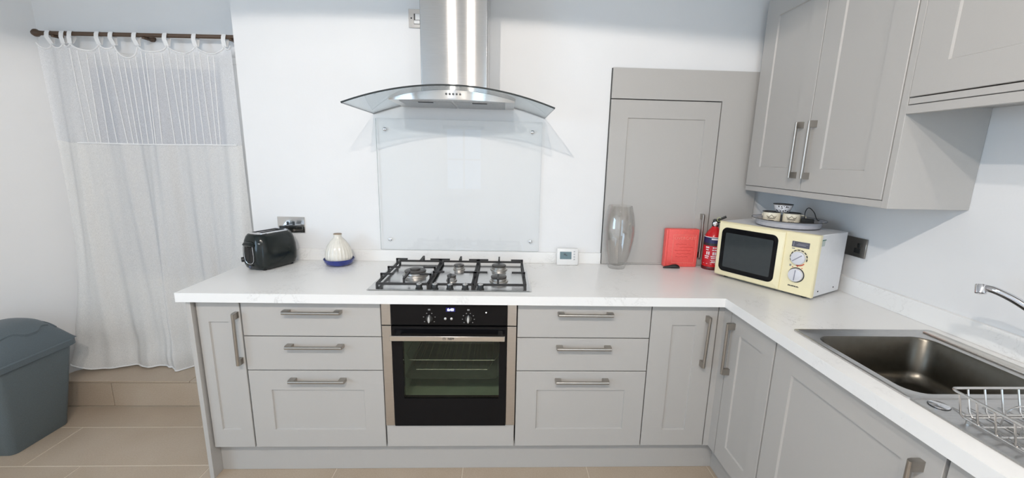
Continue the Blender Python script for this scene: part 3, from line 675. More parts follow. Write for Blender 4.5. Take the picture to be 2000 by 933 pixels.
bm=B(); lathe(bm,[(.013,0),(.013,.014),(.011,.018),(0,.018)],16,M=Matrix.Translation((-.060,-.098,.050))@Matrix.Rotation(R(-120),4,'Z')@Matrix.Rotation(R(90),4,'Y')); obj('browning_knob',bm,BLACKP,t,**L)
for k in range(4):
    bm=B(); bx(bm,-.0815,-.070,-.088,-.030,.078+.013*k,.085+.013*k,.003); obj('rib',bm,TOASTM,t,**L)
bm=B(); bx(bm,.046,.060,-.1085,-.1035,.138,.143,.002); obj('badge',bm,mat('silver_plastic',(.55,.55,.54)),t,**L)
for x,y in ((-.045,-.08),(.045,-.08),(-.045,.08),(.045,.08)):
    bm=B(); lathe(bm,[(.009,0),(.011,.008)],10,(x,y,0)); obj('foot',bm,BLACKP,t,**L)

# ------------------------------------------------------------------ ceramics
vx,vy=-.349,-.108
t=solo('ceramic_dish',(lambda b:(lathe(b,[(.045,0),(.062,.004),(.073,.016),(.079,.034),(.077,.036),(.068,.017),(.055,.008),(0,.0075)],40,(vx,vy,Z0)),b)[1])(B()),BLUEC,(vx,vy,Z0),'small cobalt blue glazed dish under the ribbed white vase','dish')
bm=B(); n=72; prof=[(.046,.0085),(.058,.016),(.066,.030),(.068,.044),(.068,.060),(.063,.084),(.053,.108),(.040,.128),(.028,.142),(.021,.150),(.020,.158),(.0215,.166),(.020,.167)]
rings=[]
for r,z in prof:
    f=.022 if .02<z<.145 else 0
    rings.append([Vector((vx+r*(1+f*math.cos(24*2*PI*i/n))*math.cos(2*PI*i/n),vy+r*(1+f*math.cos(24*2*PI*i/n))*math.sin(2*PI*i/n),Z0+z)) for i in range(n)])
rings.append([Vector((vx+.017*math.cos(2*PI*i/n),vy+.017*math.sin(2*PI*i/n),Z0+.160)) for i in range(n)])
rings.append([Vector((vx+.015*math.cos(2*PI*i/n),vy+.015*math.sin(2*PI*i/n),Z0+.120)) for i in range(n)])
loft(bm,rings); 
v=solo('ribbed_vase',bm,CERAM,(vx,vy,Z0+.0085),'small ribbed white bulb shaped vase with narrow neck in a blue dish','vase')
bm=B(); lathe(bm,[(.0205,.1655),(.0222,.167),(.0215,.1695),(.018,.1695),(.0175,.166)],28,(vx,vy,Z0)); obj('lip',bm,mat('brown_lip',lin(150,130,108),.3,noise=.1),v)
# thermostat
t=thing('thermostat','small white room thermostat with grey screen standing on the worktop','thermostat',(.896,-.045,Z0))
Mx=Matrix.Translation((.896,-.058,Z0))@Matrix.Rotation(R(-9),4,'X')
bm=B(); bx(bm,-.060,.060,0,.022,.001,.094,.004,2,Mx); obj('case',bm,WHITEP,t)
bm=B(); bx(bm,-.043,.022,-.0008,.002,.034,.076,0,1,Mx); obj('screen',bm,LCD,t,smooth=0)
bm=B(); bx(bm,-.022,-.010,-.0012,0,.056,.066,0,1,Mx); bx(bm,-.012,-.002,-.0012,0,.052,.058,0,1,Mx); obj('screen_marks',bm,mat('lcd_ink',(.06,.08,.09),.4,noise=.03),t,smooth=0)
for k in range(4):
    bm=B(); bx(bm,.034,.042,-.002,.001,.030+.0145*k,.037+.0145*k,.001,1,Mx); obj('button',bm,mat('button_grey',(.45,.46,.48),.4,noise=.03),t)
# glass vase
gx,gy=1.164,-.098
bm=B(); o_=[(.043,0),(.046,.004),(.056,.045),(.072,.100),(.083,.160),(.0865,.205),(.083,.255),(.075,.300),(.0635,.345)]
i_=[(r-.0035,z) for r,z in reversed(o_) if z>.03]+[(.042,.026),(.03,.018),(0,.016)]
lathe(bm,o_+[(.0625,.3465)]+i_,48,(gx,gy,Z0))
VG=glass_mat('vase_glass',(.985,.988,.988),0.02,1.75)
solo('glass_vase',bm,VG,(gx,gy,Z0),'tall empty clear glass barrel vase before the beige cupboard','vase',smooth=60)
# red case
rx0,rx1,ry0,ry1=1.447,1.632,-.064,-.024
t=thing('storage_case','flat red plastic case with embossed front stood upright against the beige cupboard','case',((rx0+rx1)/2,-.044,Z0))
bm=B(); bx(bm,rx0,rx1,ry0,ry1,Z0,Z0+.218,.006,2); bx(bm,rx0-.003,rx0+.012,ry0-.002,ry1,Z0+.002,Z0+.216,.005,2); c_=obj('case_body',bm,REDB,t)
REDL=mat('red_case_light',lin(246,140,128),.42,noise=.05)
bm=B(); fx0,fx1,fz0,fz1=rx0+.038,rx1-.016,Z0+.024,Z0+.186; w=.0022
for a in ((fx0,fx1,fz0,fz0+w),(fx0,fx1,fz1-w,fz1),(fx0,fx0+w,fz0,fz1),(fx1-w,fx1,fz0,fz1)): bx(bm,a[0],a[1],ry0-.0016,ry0+.001,a[2],a[3],.0006)
obj('embossed_border',bm,REDL,t)
text_obj('embossed_title','OVERCAST',.0245,REDL,t,TX((fx0+fx1)/2+.002,ry0-.001,Z0+.166),ext=.0008)
bm=B()
for k,(q0,q1) in enumerate(((.15,.7),(.2,.85),(.1,.8),(.3,.9),(.12,.6))):
    z=Z0+.060+.018*k; tube(bm,[(fx0+(fx1-fx0)*(q0+(q1-q0)*s/8),ry0-.0002,z+.002*math.sin(s*2.1+k)) for s in range(9)],.0010,5)
obj('embossed_lines',bm,mat('red_case_dark',lin(214,66,62),.45,noise=.05),t)
# small black tool
bm=B(); rings=[]
for s,r,h in ((0,.004,.004),(.1,.008,.006),(.35,.009,.008),(.55,.013,.011),(.75,.015,.012),(.92,.012,.009),(1,.004,.004)):
    x=1.430+.094*s; rings.append([Vector((x,-.094+r*math.cos(2*PI*i/12),Z0+.0005+h+h*math.sin(2*PI*i/12))) for i in range(12)])
loft(bm,rings); solo('small_black_tool',bm,BLACKP,(1.477,-.094,Z0),'small tapered black object lying on the worktop in front of the red case','tool')

# ------------------------------------------------------------------ fire extinguisher
ex,ey,er=1.706,-.082,.0485
t=thing('fire_extinguisher','small red fire extinguisher half hidden behind the cream microwave','fire extinguisher',(ex,ey,Z0))
bm=B(); lathe(bm,[(er-.004,0),(er,.004),(er,.175),(er-.004,.192),(er-.014,.212),(er-.027,.228),(.016,.236),(.014,.244)],40,(ex,ey,Z0)); obj('cylinder',bm,REDX,t)
bm=B(); lathe(bm,[(er+.001,.0),(er+.0015,.004),(er+.0015,.016),(er,.018)],40,(ex,ey,Z0)); obj('base_ring',bm,mat('dark_red_base',(.10,.008,.012),.4,noise=.05),t)
bm=B(); lathe(bm,[(.015,.240),(.017,.243),(.017,.262),(.012,.266),(.010,.280),(0,.281)],20,(ex,ey,Z0)); vv=obj('valve',bm,BLACKP,t)
def patch(bm,r,a0,a1,z0,z1,n=8,th=.0006):
    P=lambda a,rr,z: Vector((ex+rr*math.cos(a),ey+rr*math.sin(a),Z0+z))
    loft(bm,[[P(a,r,z0),P(a,r+th,z0),P(a,r+th,z1),P(a,r,z1)] for a in [a0+(a1-a0)*i/n for i in range(n+1)]])
ca=math.atan2(-2.3647-ey,.5315-ex)
bm=B(); patch(bm,er+.0002,ca-1.5,ca+1.5,.150,.184,24); obj('label_band',bm,NAVY,t,label='navy blue label band')
bm=B(); patch(bm,er+.0002,ca-1.5,ca+1.5,.136,.150,24); obj('label_band',bm,PRINTD,t,label='black label band')
bm=B(); patch(bm,er+.0002,ca-1.5,ca+1.5,.030,.136,24); obj('label',bm,LABRED,t)
bm=B(); patch(bm,er+.0009,ca-1.5,ca+1.5,.182,.1855,24); patch(bm,er+.0009,ca-.2,ca+1.1,.170,.178,12)
for z,h,segs in ((.122,.008,((-.75,-.35),(.02,.2),(.26,.42))),(.110,.006,((-.7,-.4),(.0,.15),(.2,.5))),(.085,.018,((-.62,-.48),(-.40,-.26),(.05,.2),(.26,.42))),(.074,.006,((-.8,-.3),(-.1,.5))),(.064,.005,((-.75,-.35),(-.05,.45))),(.042,.003,((-.1,.5),)),(.054,.003,((-.1,.5),)),(.045,.006,((.02,.1),(.14,.22),(.27,.40))),(.034,.002,((-.9,.9),))):
    for a,b in segs: patch(bm,er+.0009,ca+a,ca+b,z,z+h,4)
obj('label_print',bm,PRINTW,t,smooth=0)
# gauge and levers face the viewer; lever points right and up
gd=Vector((math.cos(ca),math.sin(ca),0)); rd=Vector((-gd.y,gd.x,0))
Mg=Matrix.Translation(Vector((ex,ey,Z0+.256))+gd*.014)@gd.to_track_quat('Z','Y').to_matrix().to_4x4()
bm=B(); lathe(bm,[(.0125,0),(.0125,.008),(.0105,.009)],24,M=Mg); obj('gauge_body',bm,CHROME,vv)
bm=B(); lathe(bm,[(.0102,.0088),(0,.0092)],24,M=Mg); obj('gauge_face',bm,PRINTW,vv)
bm=B(); tube(bm,[Vector((ex,ey,Z0+.270))-rd*.014+gd*.004,Vector((ex,ey,Z0+.276))+rd*.012+gd*.004,Vector((ex,ey,Z0+.298))+rd*.050+gd*.004],.0065,8); obj('lever',bm,BLACKP,vv)
bm=B(); tube(bm,[Vector((ex,ey,Z0+.264))-rd*.010,Vector((ex,ey,Z0+.268))+rd*.022,Vector((ex,ey,Z0+.268))+rd*.046],.006,8); obj('carry_handle',bm,BLACKP,vv)
bm=B(); tube(bm,[Vector((ex,ey,Z0+.281))+rd*.016+gd*.012+Vector((.011*math.cos(a),0,.011*math.sin(a))) for a in [i*PI/6 for i in range(12)]],.0016,5,True); obj('safety_pin',bm,mat('pale_pin',lin(196,206,150),.3,noise=.05),vv)

# ------------------------------------------------------------------ microwave (local: x along front, y to its back)
MW=(1.8816,-.3715,Z0); MA=R(-60.65)
t=thing('microwave','cream fronted retro microwave oven with two dials standing in the worktop corner','microwave',MW,MA)
hw,hd,zb,zt=.234,.133,.012,.291
bm=B(); bx(bm,-hw+.002,hw-.002,-hd+.022,hd,zb,zt,.003); obj('casing',bm,MWSIDE,t,**L)
bm=B(); loft(bm,[[(x,y,z) for x,z in ((-hw,zb),(hw,zb),(hw,zt),(-hw,zt))] for y in (-hd+.024,-hd+.006)]+[[(x*.988,-hd,zb+(z-zb)*.976+.003) for x,z in ((-hw,zb),(hw,zb),(hw,zt),(-hw,zt))]]); fr=obj('front_panel',bm,CREAM,t,smooth=0,**L)
# door with window frame
dx0,dx1=-hw+.006,.098
def fr_ring(x0,x1,z0,z1,r,y,n=6): return [(x,y,z) for x,z,_ in rrect(x0,x1,z0,z1,r,0,n)]
bm=B(); loft(bm,[fr_ring(dx0,dx1,zb+.006,zt-.005,.006,-hd),fr_ring(dx0,dx1,zb+.006,zt-.005,.006,-hd-.007),fr_ring(dx0+.004,dx1-.004,zb+.010,zt-.009,.006,-hd-.010)]); dr=obj('door',bm,CREAM,t,**L)
bm=B(); loft(bm,[fr_ring(-.208,.072,.040,.266,.028,-hd-.009),fr_ring(-.207,.071,.041,.265,.028,-hd-.0125)]); obj('window_frame',bm,BLACKG,dr,**L)
bm=B(); loft(bm,[fr_ring(-.185,.052,.064,.240,.006,-hd-.012),fr_ring(-.185,.052,.064,.240,.006,-hd-.0132)]); obj('window_screen',bm,MWGLASS,dr,smooth=0,**L)
px_=.163
bm=B(); bx(bm,px_-.036,px_+.036,-hd-.002,-hd+.004,.226,.252,.001); cpn=obj('display_plate',bm,mat('display_grey',(.10,.10,.125),.3,noise=.05),t,**L)
bm=B(); bx(bm,px_-.029,px_-.027,-hd-.0026,-hd-.001,.229,.249); bx(bm,px_-.016,px_+.022,-hd-.0026,-hd-.001,.236,.238); bx(bm,px_-.010,px_+.030,-hd-.0026,-hd-.001,.242,.2435); obj('display_marks',bm,mat('pale_marks',(.32,.32,.36),.4,noise=.03),cpn,smooth=0,**L)
TL=lambda x,y,z: Matrix.Translation((x,y,z))@Matrix.Rotation(R(90),4,'X')
for z,ang,lab in ((.180,40,'time'),(.102,88,'power')):
    bm=B(); lathe(bm,[(.034,0),(.034,.0012),(.0315,.0016)],32,M=TL(px_,-hd,z)); ring2=obj('dial_ring',bm,PRINTD if lab=='power' else CREAM,t,**L)
    bm=B(); lathe(bm,[(.030,0),(.030,.010),(.0285,.014),(.026,.015),(0,.015)],32,M=TL(px_,-hd,z)); k=obj('dial',bm,mat('pale_dial',(.66,.66,.70),.3,noise=.02),t,**L)
    a=R(ang); bm=B(); bx(bm,-.024,.024,-.0018,.0018,.0148,.0168,.0005,1,TL(px_,-hd,z)@Matrix.Rotation(a,4,'Z')); obj('pointer',bm,mat('dial_pointer',(.28,.28,.34),.4,noise=.03),k,**L)
    bm=B(); 
    if lab=='time':
        for q in range(9):
            a=R(200-26*q); Mq=TL(px_,-hd,z)@Matrix.Rotation(a,4,'Z'); bx(bm,.0325,.0365,-.0058,.0058,.0010,.0024,0,1,Mq)
        obj('dial_marks',bm,PRINTD,t,smooth=0,**L); bm=B()
        for q in range(4):
            a=R(-50-14*q); Mq=TL(px_,-hd,z)@Matrix.Rotation(a,4,'Z'); bx(bm,.0325,.0365,-.0050,.0050,.0010,.0024,0,1,Mq)
        obj('dial_marks',bm,PRINTR,t,smooth=0,**L)
    else:
        for q in (60,90,120): 
            Mq=TL(px_,-hd,z)@Matrix.Rotation(R(q),4,'Z'); bx(bm,.037,.041,-.002,.002,.0002,.0010,0,1,Mq)
        obj('dial_marks',bm,PRINTR,t,smooth=0,**L)
bm=B(); xx=-.022
for wd_ in (.006,.005,.004,.005,.006,.002,.005,.004,.005,.004): bx(bm,px_+xx-.006,px_+xx-.006+wd_*.8,-hd-.0006,-hd+.002,.046,.050+.002*(wd_>.0045)); xx+=wd_
obj('maker_mark',bm,PRINTD,t,smooth=0,**L)
bm=B(); bx(bm,px_-.034,px_-.022,-hd-.0006,-hd+.002,.217,.221); bx(bm,px_-.034,px_-.026,-hd-.0006,-hd+.002,.137,.146); obj('dial_print',bm,PRINTG,t,smooth=0,**L)
for y,z in ((-.07,.035),(.075,.035)):
    bm=B(); lathe(bm,[(.0035,0),(.003,.0015),(0,.002)],10,M=Matrix.Translation((hw-.002,y,z))@Matrix.Rotation(R(90),4,'Y')); obj('screw',bm,DARK,t,**L)
bm=B(); bx(bm,hw-.0025,hw-.0012,-.105,-.078,.242,.266); obj('sticker',bm,mat('green_sticker',lin(178,190,186),.5,noise=.06),t,smooth=0,**L)
bm=B(); bx(bm,hw-.0025,hw-.0010,-.103,-.070,.2665,.270); obj('sticker_line',bm,mat('green_ink',lin(70,120,104),.5,noise=.03),t,smooth=0,**L)
for x in (-.19,.19):
    for y in (-.09,.10):
        bm=B(); lathe(bm,[(.012,0),(.013,.013)],10,(x,y,0)); obj('foot',bm,BLACKP,t,**L)
# enamel tray with mugs and charger
ZM=Z0+zt; tx,ty=1.917,-.368
t=thing('enamel_tray','round grey white enamel tray with dark rim on top of the microwave','tray',(tx,ty,ZM))
bm=B(); lathe(bm,[(0,.0005),(.126,.0005),(.134,.003),(.1375,.010),(.139,.030),(.156,.035),(.156,.0365),(.1375,.033),(.133,.012),(.126,.0045),(0,.004)],64,(tx,ty,ZM)); obj('tray_body',bm,TRAYG,t)
bm=B(); tube(bm,[(tx+.157*math.cos(2*PI*i/64),ty+.157*math.sin(2*PI*i/64),ZM+.036) for i in range(64)],.0016,6,True); obj('rim',bm,MUGRIM,t)
bm=B(); tube(bm,[(tx+.1345*math.cos(2*PI*i/64),ty+.1345*math.sin(2*PI*i/64),ZM+.0035) for i in range(64)],.0012,6,True); obj('base_line',bm,MUGRIM,t)
ZTR=ZM+.0042
def mug(x,y,z,lab,hang,group):
    t=thing('enamel_mug',lab,'mug',(x,y,z),0,group)
    bm=B(); lathe(bm,[(.036,0),(.0385,.003),(.0390,.052),(.0385,.0545),(.0370,.0545),(.0365,.006),(0,.004)],36,(x,y,z)); obj('cup_body',bm,MUGC,t)
    bm=B(); lathe(bm,[(.0385,.0540),(.0430,.0560),(.0432,.0578),(.0385,.0572),(.0368,.0545)],36,(x,y,z)); obj('rim',bm,MUGRIM,t)
    d=Vector((math.cos(hang),math.sin(hang),0)); bm=B()
    pts=[Vector((x,y,z+.046))+d*.037,Vector((x,y,z+.047))+d*.050,Vector((x,y,z+.040))+d*.058,Vector((x,y,z+.024))+d*.058,Vector((x,y,z+.012))+d*.050,Vector((x,y,z+.009))+d*.037]
    tube(bm,pts,.0036,8); obj('handle',bm,MUGC,t)
    # printed motif facing the viewer
    a0=math.atan2(-2.3647-y,.5315-x); bm=B()
    def P(u,v,rr=.0394): a=a0+u/.0394; return Vector((x+rr*math.cos(a),y+rr*math.sin(a),z+v))
    for s in ([(-.014,.028),(0,.044),(.014,.028),(-.014,.028)],[(-.020,.030),(-.010,.036)],[(.020,.030),(.010,.036)],[(-.018,.025),(.018,.025)],[(-.012,.018),(.012,.018)],[(-.010,.014),(.010,.014)],[(-.011,.011),(-.011,.018)],[(-.004,.011),(-.004,.018)],[(.004,.011),(.004,.018)],[(.011,.011),(.011,.018)],[(-.016,.032),(-.022,.040)],[(.016,.032),(.022,.040)]):
        pts=[]
        for (u0,v0),(u1,v1) in zip(s[:-1],s[1:]):
            for q in range(5): pts.append(P(u0+(u1-u0)*q/4,v0+(v1-v0)*q/4))
        tube(bm,pts,.0009,4)
    obj('printed_motif',bm,mat('brown_print',lin(70,58,44),.5,noise=.05),t)
    return t
vr=math.atan2(-.556,.83)
mug(1.881,-.292,ZTR,'left one of the two cream enamel mugs on the tray on the microwave',vr+PI*.75,'cream enamel mugs on the tray')
mug(1.953,-.338,ZTR,'right one of the two cream enamel mugs on the tray, handle towards the charger',vr+.05,'cream enamel mugs on the tray')
ux,uy,uz=1.9175,-.315,ZTR+.0580
t=thing('patterned_bowl','small white cup with black pattern stacked on top of the two cream mugs','cup',(ux,uy,uz))
bm=B(); lathe(bm,[(.024,0),(.030,.003),(.036,.014),(.0415,.034),(.0440,.0385),(.0425,.0385),(.034,.013),(.026,.005),(0,.004)],36,(ux,uy,uz)); obj('cup_body',bm,mat('white_enamel',(.80,.80,.82),.2,noise=.02),t)
bm=B(); lathe(bm,[(.0420,.0355),(.0448,.0385),(.0445,.0400),(.0415,.0385)],36,(ux,uy,uz)); obj('rim',bm,MUGRIM,t)
bm=B(); rnd=random.Random(3)
for k in range(54):
    a=rnd.uniform(0,2*PI); zz=rnd.uniform(.006,.032); r=.0318+(.0410-.0318)*(zz-.004)/.030+.0006; s=rnd.uniform(.0018,.0042)
    c=Vector((ux+r*math.cos(a),uy+r*math.sin(a),uz+zz)); n_=Vector((math.cos(a),math.sin(a),-.25)).normalized(); q=n_.to_track_quat('Z','Y').to_matrix().to_4x4()
    lathe(bm,[(s,-.0012),(s*.9,.0002),(0,.0004)],7,M=Matrix.Translation(c)@q@Matrix.Diagonal((1,rnd.uniform(.6,1.4),1,1)))
obj('printed_motif',bm,PRINTD,t)
# charger
qx,qy=2.003,-.382
t=thing('charger_plug','small black charger plug with looped cable lying on the enamel tray','charger',(qx,qy,ZTR))
bm=B(); bx(bm,-.026,.026,-.016,.016,.0005,.036,.003,1,Matrix.Translation((qx,qy,ZTR))@Matrix.Rotation(vr,4,'Z')); obj('plug_body',bm,BLACKP,t)
rdv=Vector((.83,-.556,0)); c0=Vector((qx,qy,ZTR)); bm=B()
ctrl=[(-.012,.035),(-.014,.060),(-.011,.078),(-.003,.087),(.006,.084),(.018,.072),(.026,.060),(.032,.044),(.042,.030),(.047,.034)]
def smooth_pts(ps,n=6):
    out=[]
    for i in range(len(ps)-1):
        p0=ps[max(i-1,0)];p1=ps[i];p2=ps[i+1];p3=ps[min(i+2,len(ps)-1)]
        for k in range(n):
            q=k/n; out.append(.5*((2*p1)+(-p0+p2)*q+(2*p0-5*p1+4*p2-p3)*q*q+(-p0+3*p1-3*p2+p3)*q**3))
    out.append(ps[-1]); return out
tube(bm,smooth_pts([c0+rdv*a+Vector((0,0,b)) for a,b in ctrl]),.0020,6); obj('cable',bm,BLACKP,t)
bm=B(); tube(bm,[c0+rdv*(-.046)+Vector((-.006,-.008,.008)),c0+rdv*(-.028)+Vector((0,-.004,.009))],.0085,10); obj('adapter_pin',bm,mat('dull_pin',(.25,.24,.23),.4,.6,noise=.05),t)

# ------------------------------------------------------------------ sink, tap, dish rack
SX0,SX1,SY0,SY1=1.583,2.100,-1.955,-.962
sk=thing('kitchen_sink','stainless steel inset sink with bowl and ribbed drainer in the right worktop','sink',(1.84,-1.45,Z0))
def resamp(ring,n): return ring
bm=B(); s=6; zf=Z0+.0035
bx0_,bx1_,by0_,by1_=1.622,2.022,-1.385,-1.020
oy0=-1.415
def outer(x0,x1,y0,y1,z): return rrect(x0,x1,y0,y1,.012,z,s)
loft(bm,[outer(SX0,SX1,oy0,SY1,Z0+.0005),outer(SX0,SX1,oy0,SY1,zf+.001),outer(SX0+.006,SX1-.006,oy0+.006,SY1-.006,zf+.002),outer(SX0+.012,SX1-.012,oy0+.008,SY1-.012,zf-.001),
  rrect(bx0_-.012,bx1_+.012,by0_-.012,by1_+.012,.055,zf-.001,s),rrect(bx0_-.004,bx1_+.004,by0_-.004,by1_+.004,.055,zf-.003,s)],cap0=False,cap1=False)
obj('rim',bm,SINKST,sk,smooth=30)
bm=B(); loft(bm,[rrect(bx0_-.004,bx1_+.004,by0_-.004,by1_+.004,.055,zf-.003,s),rrect(bx0_,bx1_,by0_,by1_,.055,zf-.010,s),rrect(bx0_+.008,bx1_-.008,by0_+.008,by1_-.008,.058,Z0-.12,s),rrect(bx0_+.016,bx1_-.016,by0_+.016,by1_-.016,.06,Z0-.145,s),rrect(bx0_+.036,bx1_-.036,by0_+.036,by1_-.036,.05,Z0-.158,s),rrect(bx0_+.13,bx1_-.13,by0_+.13,by1_-.13,.04,Z0-.163,s)],cap0=False); obj('bowl',bm,BOWLST,sk,smooth=60)
bm=B(); lathe(bm,[(.042,0),(.042,.004),(.034,.005),(.030,.002),(0,.002)],24,((bx0_+bx1_)/2,(by0_+by1_)/2,Z0-.1635)); obj('waste_plug',bm,CHROME,sk)
bm=B(); bx(bm,SX0,SX1,SY0,oy0,Z0+.0005,zf-.001); bx(bm,SX0,SX0+.008,SY0,oy0,zf-.001,zf+.002,.001); bx(bm,SX1-.008,SX1,SY0,oy0,zf-.001,zf+.002,.001); obj('drainer',bm,SINKST,sk,smooth=0)
for k in range(8):
    x=1.655+.040*k; bm=B(); tube(bm,[(x,-1.455,zf-.0030),(x,-1.475,zf-.0008),(x,-1.90,zf-.0008),(x,-1.92,zf-.0030)],.0042,8); obj('drainer_rib',bm,SINKST,sk)
bm=B(); lathe(bm,[(.021,0),(.021,.0015),(.019,.003),(0,.0034)],28,(1.630,-1.445,zf)); hc=obj('hole_cover',bm,CHROME,sk)
bm=B(); lathe(bm,[(.0225,0),(.0225,.0006),(.0195,.0006)],28,(1.630,-1.445,zf-.0008)); obj('hole_gap_ring',bm,BLACKP,hc)  # black ring standing in for the dark gap around the cover
bm=B(); bx(bm,2.048,2.090,-1.93,-.985,zf-.001,zf+.006,.003,2); obj('tap_ledge',bm,mat('ledge_steel',(.66,.62,.57),.25,1.0,noise=.05,nscale=30,stretch=(1,6,1)),sk)
# tap
tb_x,tb_y=2.066,-1.452
t=thing('mixer_tap','chrome mixer tap whose spout reaches in from the right edge over the sink','tap',(tb_x,tb_y,zf+.006))
bm=B(); lathe(bm,[(.027,0),(.027,.006),(.023,.010),(.022,.075),(.020,.085),(.020,.115),(.016,.122),(0,.124)],28,(tb_x,tb_y,zf+.006)); obj('tap_body',bm,CHROME,t)
hd_=Vector((1.946,-1.222,1.1545)); mid=Vector((1.985,-1.295,1.126))
def gg(p,q,u): return Vector(p)*(1-u)+Vector(q)*u
pts=[Vector((tb_x,tb_y,Z0+.095)),Vector((2.045,-1.412,1.030)),Vector((2.015,-1.350,1.085)),mid,Vector((1.966,-1.266,1.1445)),Vector((1.950,-1.243,1.1545)),hd_]
sp_=smooth_pts(pts,5); bm=B(); tube(bm,sp_,.0105,14,rs=[.0125-.0025*i/(len(sp_)-1) for i in range(len(sp_))]); obj('spout',bm,CHROME,t)
bm=B(); lathe(bm,[(.0120,.004),(.0130,0),(.0130,-.022),(.0105,-.024),(0,-.022)],20,M=Matrix.Translation(hd_+Vector((-.004,.006,.004)))@Euler((R(-18),R(12),0)).to_matrix().to_4x4()); obj('aerator',bm,CHROME,t)
bm=B(); tube(bm,[(tb_x,tb_y,Z0+.128),(tb_x-.02,tb_y-.05,Z0+.150)],.006,8); lathe(bm,[(.02,.118),(.021,.130),(.012,.140),(0,.142)],20,(tb_x,tb_y,zf)); obj('lever',bm,CHROME,t)
# dish rack
WIRE=mat('rack_steel_wire',(.62,.60,.58),.25,1.0,noise=.04)
dxa,dxb,dya,dyb=1.596,1.93,-1.90,-1.488; zr=Z0+.076; zl=zf+.0125
t=thing('dish_rack','grey wire dish drying rack standing on the sink drainer at the right edge','dish rack',(1.76,-1.69,zf))
bm=B(); tube(bm,[(x,y,zr) for x,y,_ in rrect(dxa,dxb,dya,dyb,.014,0,3)],.0032,8,True); obj('top_rail',bm,WIRE,t)
bm=B(); ii=.018; tube(bm,[(x,y,zl) for x,y,_ in rrect(dxa+ii,dxb-ii,dya+ii,dyb-ii,.014,0,3)],.0026,8,True); obj('bottom_rail',bm,WIRE,t)
def wire(name,pts,r=.0022):
    b=B(); tube(b,pts,r,6); return obj(name,b,WIRE,t)
for k in range(11):
    y=dyb-.022-.0365*k
    wire('hoop_wire',[(dxa,y,zr-.003),(dxa+ii*.8,y,zl+.006),(dxa+ii+.006,y,zl-.004),(dxb-ii-.006,y,zl-.004),(dxb-ii*.8,y,zl+.006),(dxb,y,zr-.003)])
for k in range(7):
    x=dxa+.045+.042*k
    wire('side_wire',[(x,dyb,zr-.003),(x,dyb-ii*.8,zl+.006),(x,dyb-ii-.006,zl-.0045),(x,dya+ii+.006,zl-.0045),(x,dya+ii*.8,zl+.006),(x,dya,zr-.003)])
for k in range(9):
    y=dyb-.060-.036*k
    b=[(1.665,y,zl),(1.667,y,zl+.030),(1.676,y-.003,zl+.046),(1.694,y-.004,zl+.052),(1.712,y-.003,zl+.046),(1.721,y,zl+.030),(1.723,y,zl)]
    wire('plate_loop',smooth_pts([Vector(p) for p in b],3),.0020)
for x,y in ((dxa+.03,dyb-.03),(dxb-.03,dyb-.03),(dxa+.03,dya+.03),(dxb-.03,dya+.03)):
    bm=B(); lathe(bm,[(.005,0),(.006,.004),(.004,zl-zf)],8,(x,y,zf-.001)); obj('foot',bm,WIRE,t)

# ------------------------------------------------------------------ bin
bxl,bxr,byf,byb=-2.135,-1.858,-.440,-.160
t=thing('waste_bin','slate grey plastic kitchen bin with domed lid on the tiled floor at left','bin',(-2.02,-.29,0))
s=6
bm=B(); loft(bm,[rrect(bxl+.02,bxr-.004,byf+.004,byb-.002,.03,0,s),rrect(bxl+.015,bxr,byf,byb,.03,.006,s),rrect(bxl-.01,bxr+.030,byf-.024,byb+.072,.035,.445,s),rrect(bxl-.006,bxr+.026,byf-.020,byb+.068,.03,.445,s),rrect(bxl+.03,bxr-.01,byf+.01,byb-.01,.03,.02,s)],cap1=True); obj('bin_body',bm,BINM,t,smooth=40)
LX0,LX1,LY0,LY1=bxl-.025,bxr+.044,byf-.040,byb+.090
bm=B(); loft(bm,[rrect(LX0+.006,LX1-.006,LY0+.006,LY1-.006,.034,.436,s),rrect(LX0,LX1,LY0,LY1,.04,.440,s),rrect(LX0,LX1,LY0,LY1,.04,.468,s),rrect(LX0+.006,LX1-.006,LY0+.006,LY1-.006,.036,.474,s)],cap0=False,cap1=False); obj('lid_rim',bm,BINL,t,smooth=40)
def dome(X,Y):                     # X,Y in -1..1
    return .472+.150*max(0,(1-abs(X)**2.6))**.75*max(0,(1-abs(Y)**3.0))**.6
cxm,cym,hx_,hy_=(LX0+LX1)/2,(LY0+LY1)/2,(LX1-LX0)/2-.005,(LY1-LY0)/2-.005
bm=B(); NN=28; g_=[[bm.verts.new((cxm+hx_*X,cym+hy_*Y,dome(X,Y))) for X in [math.sin(PI/2*(2*i/NN-1)) for i in range(NN+1)]] for Y in [math.sin(PI/2*(2*j/NN-1)) for j in range(NN+1)]]
for j in range(NN):
    for i in range(NN): bm.faces.new((g_[j][i],g_[j][i+1],g_[j+1][i+1],g_[j+1][i]))
ld=obj('lid_dome',bm,BINL,t,smooth=60)
bm=B(); rows_=[]
for j in range(25):
    Y=-.80+1.42*j/24; bump=.13*math.exp(-((Y-.12)/.26)**4); xr=.66+bump
    rows_.append([(-.9+(xr+.9)*i/16,Y) for i in range(17)])
top_=[[bm.verts.new((cxm+hx_*X,cym+hy_*Y,dome(X,Y)+.007+.006*max(0,(X-.66)/.13))) for X,Y in r] for r in rows_]
low_=[[bm.verts.new((cxm+hx_*X,cym+hy_*Y,dome(X,Y)-.004)) for X,Y in r] for r in rows_]
for j in range(24):
    for i in range(16): bm.faces.new((top_[j][i],top_[j][i+1],top_[j+1][i+1],top_[j+1][i])); bm.faces.new((low_[j][i],low_[j+1][i],low_[j+1][i+1],low_[j][i+1]))
    bm.faces.new((top_[j][16],low_[j][16],low_[j+1][16],top_[j+1][16])); bm.faces.new((top_[j][0],top_[j+1][0],low_[j+1][0],low_[j][0]))
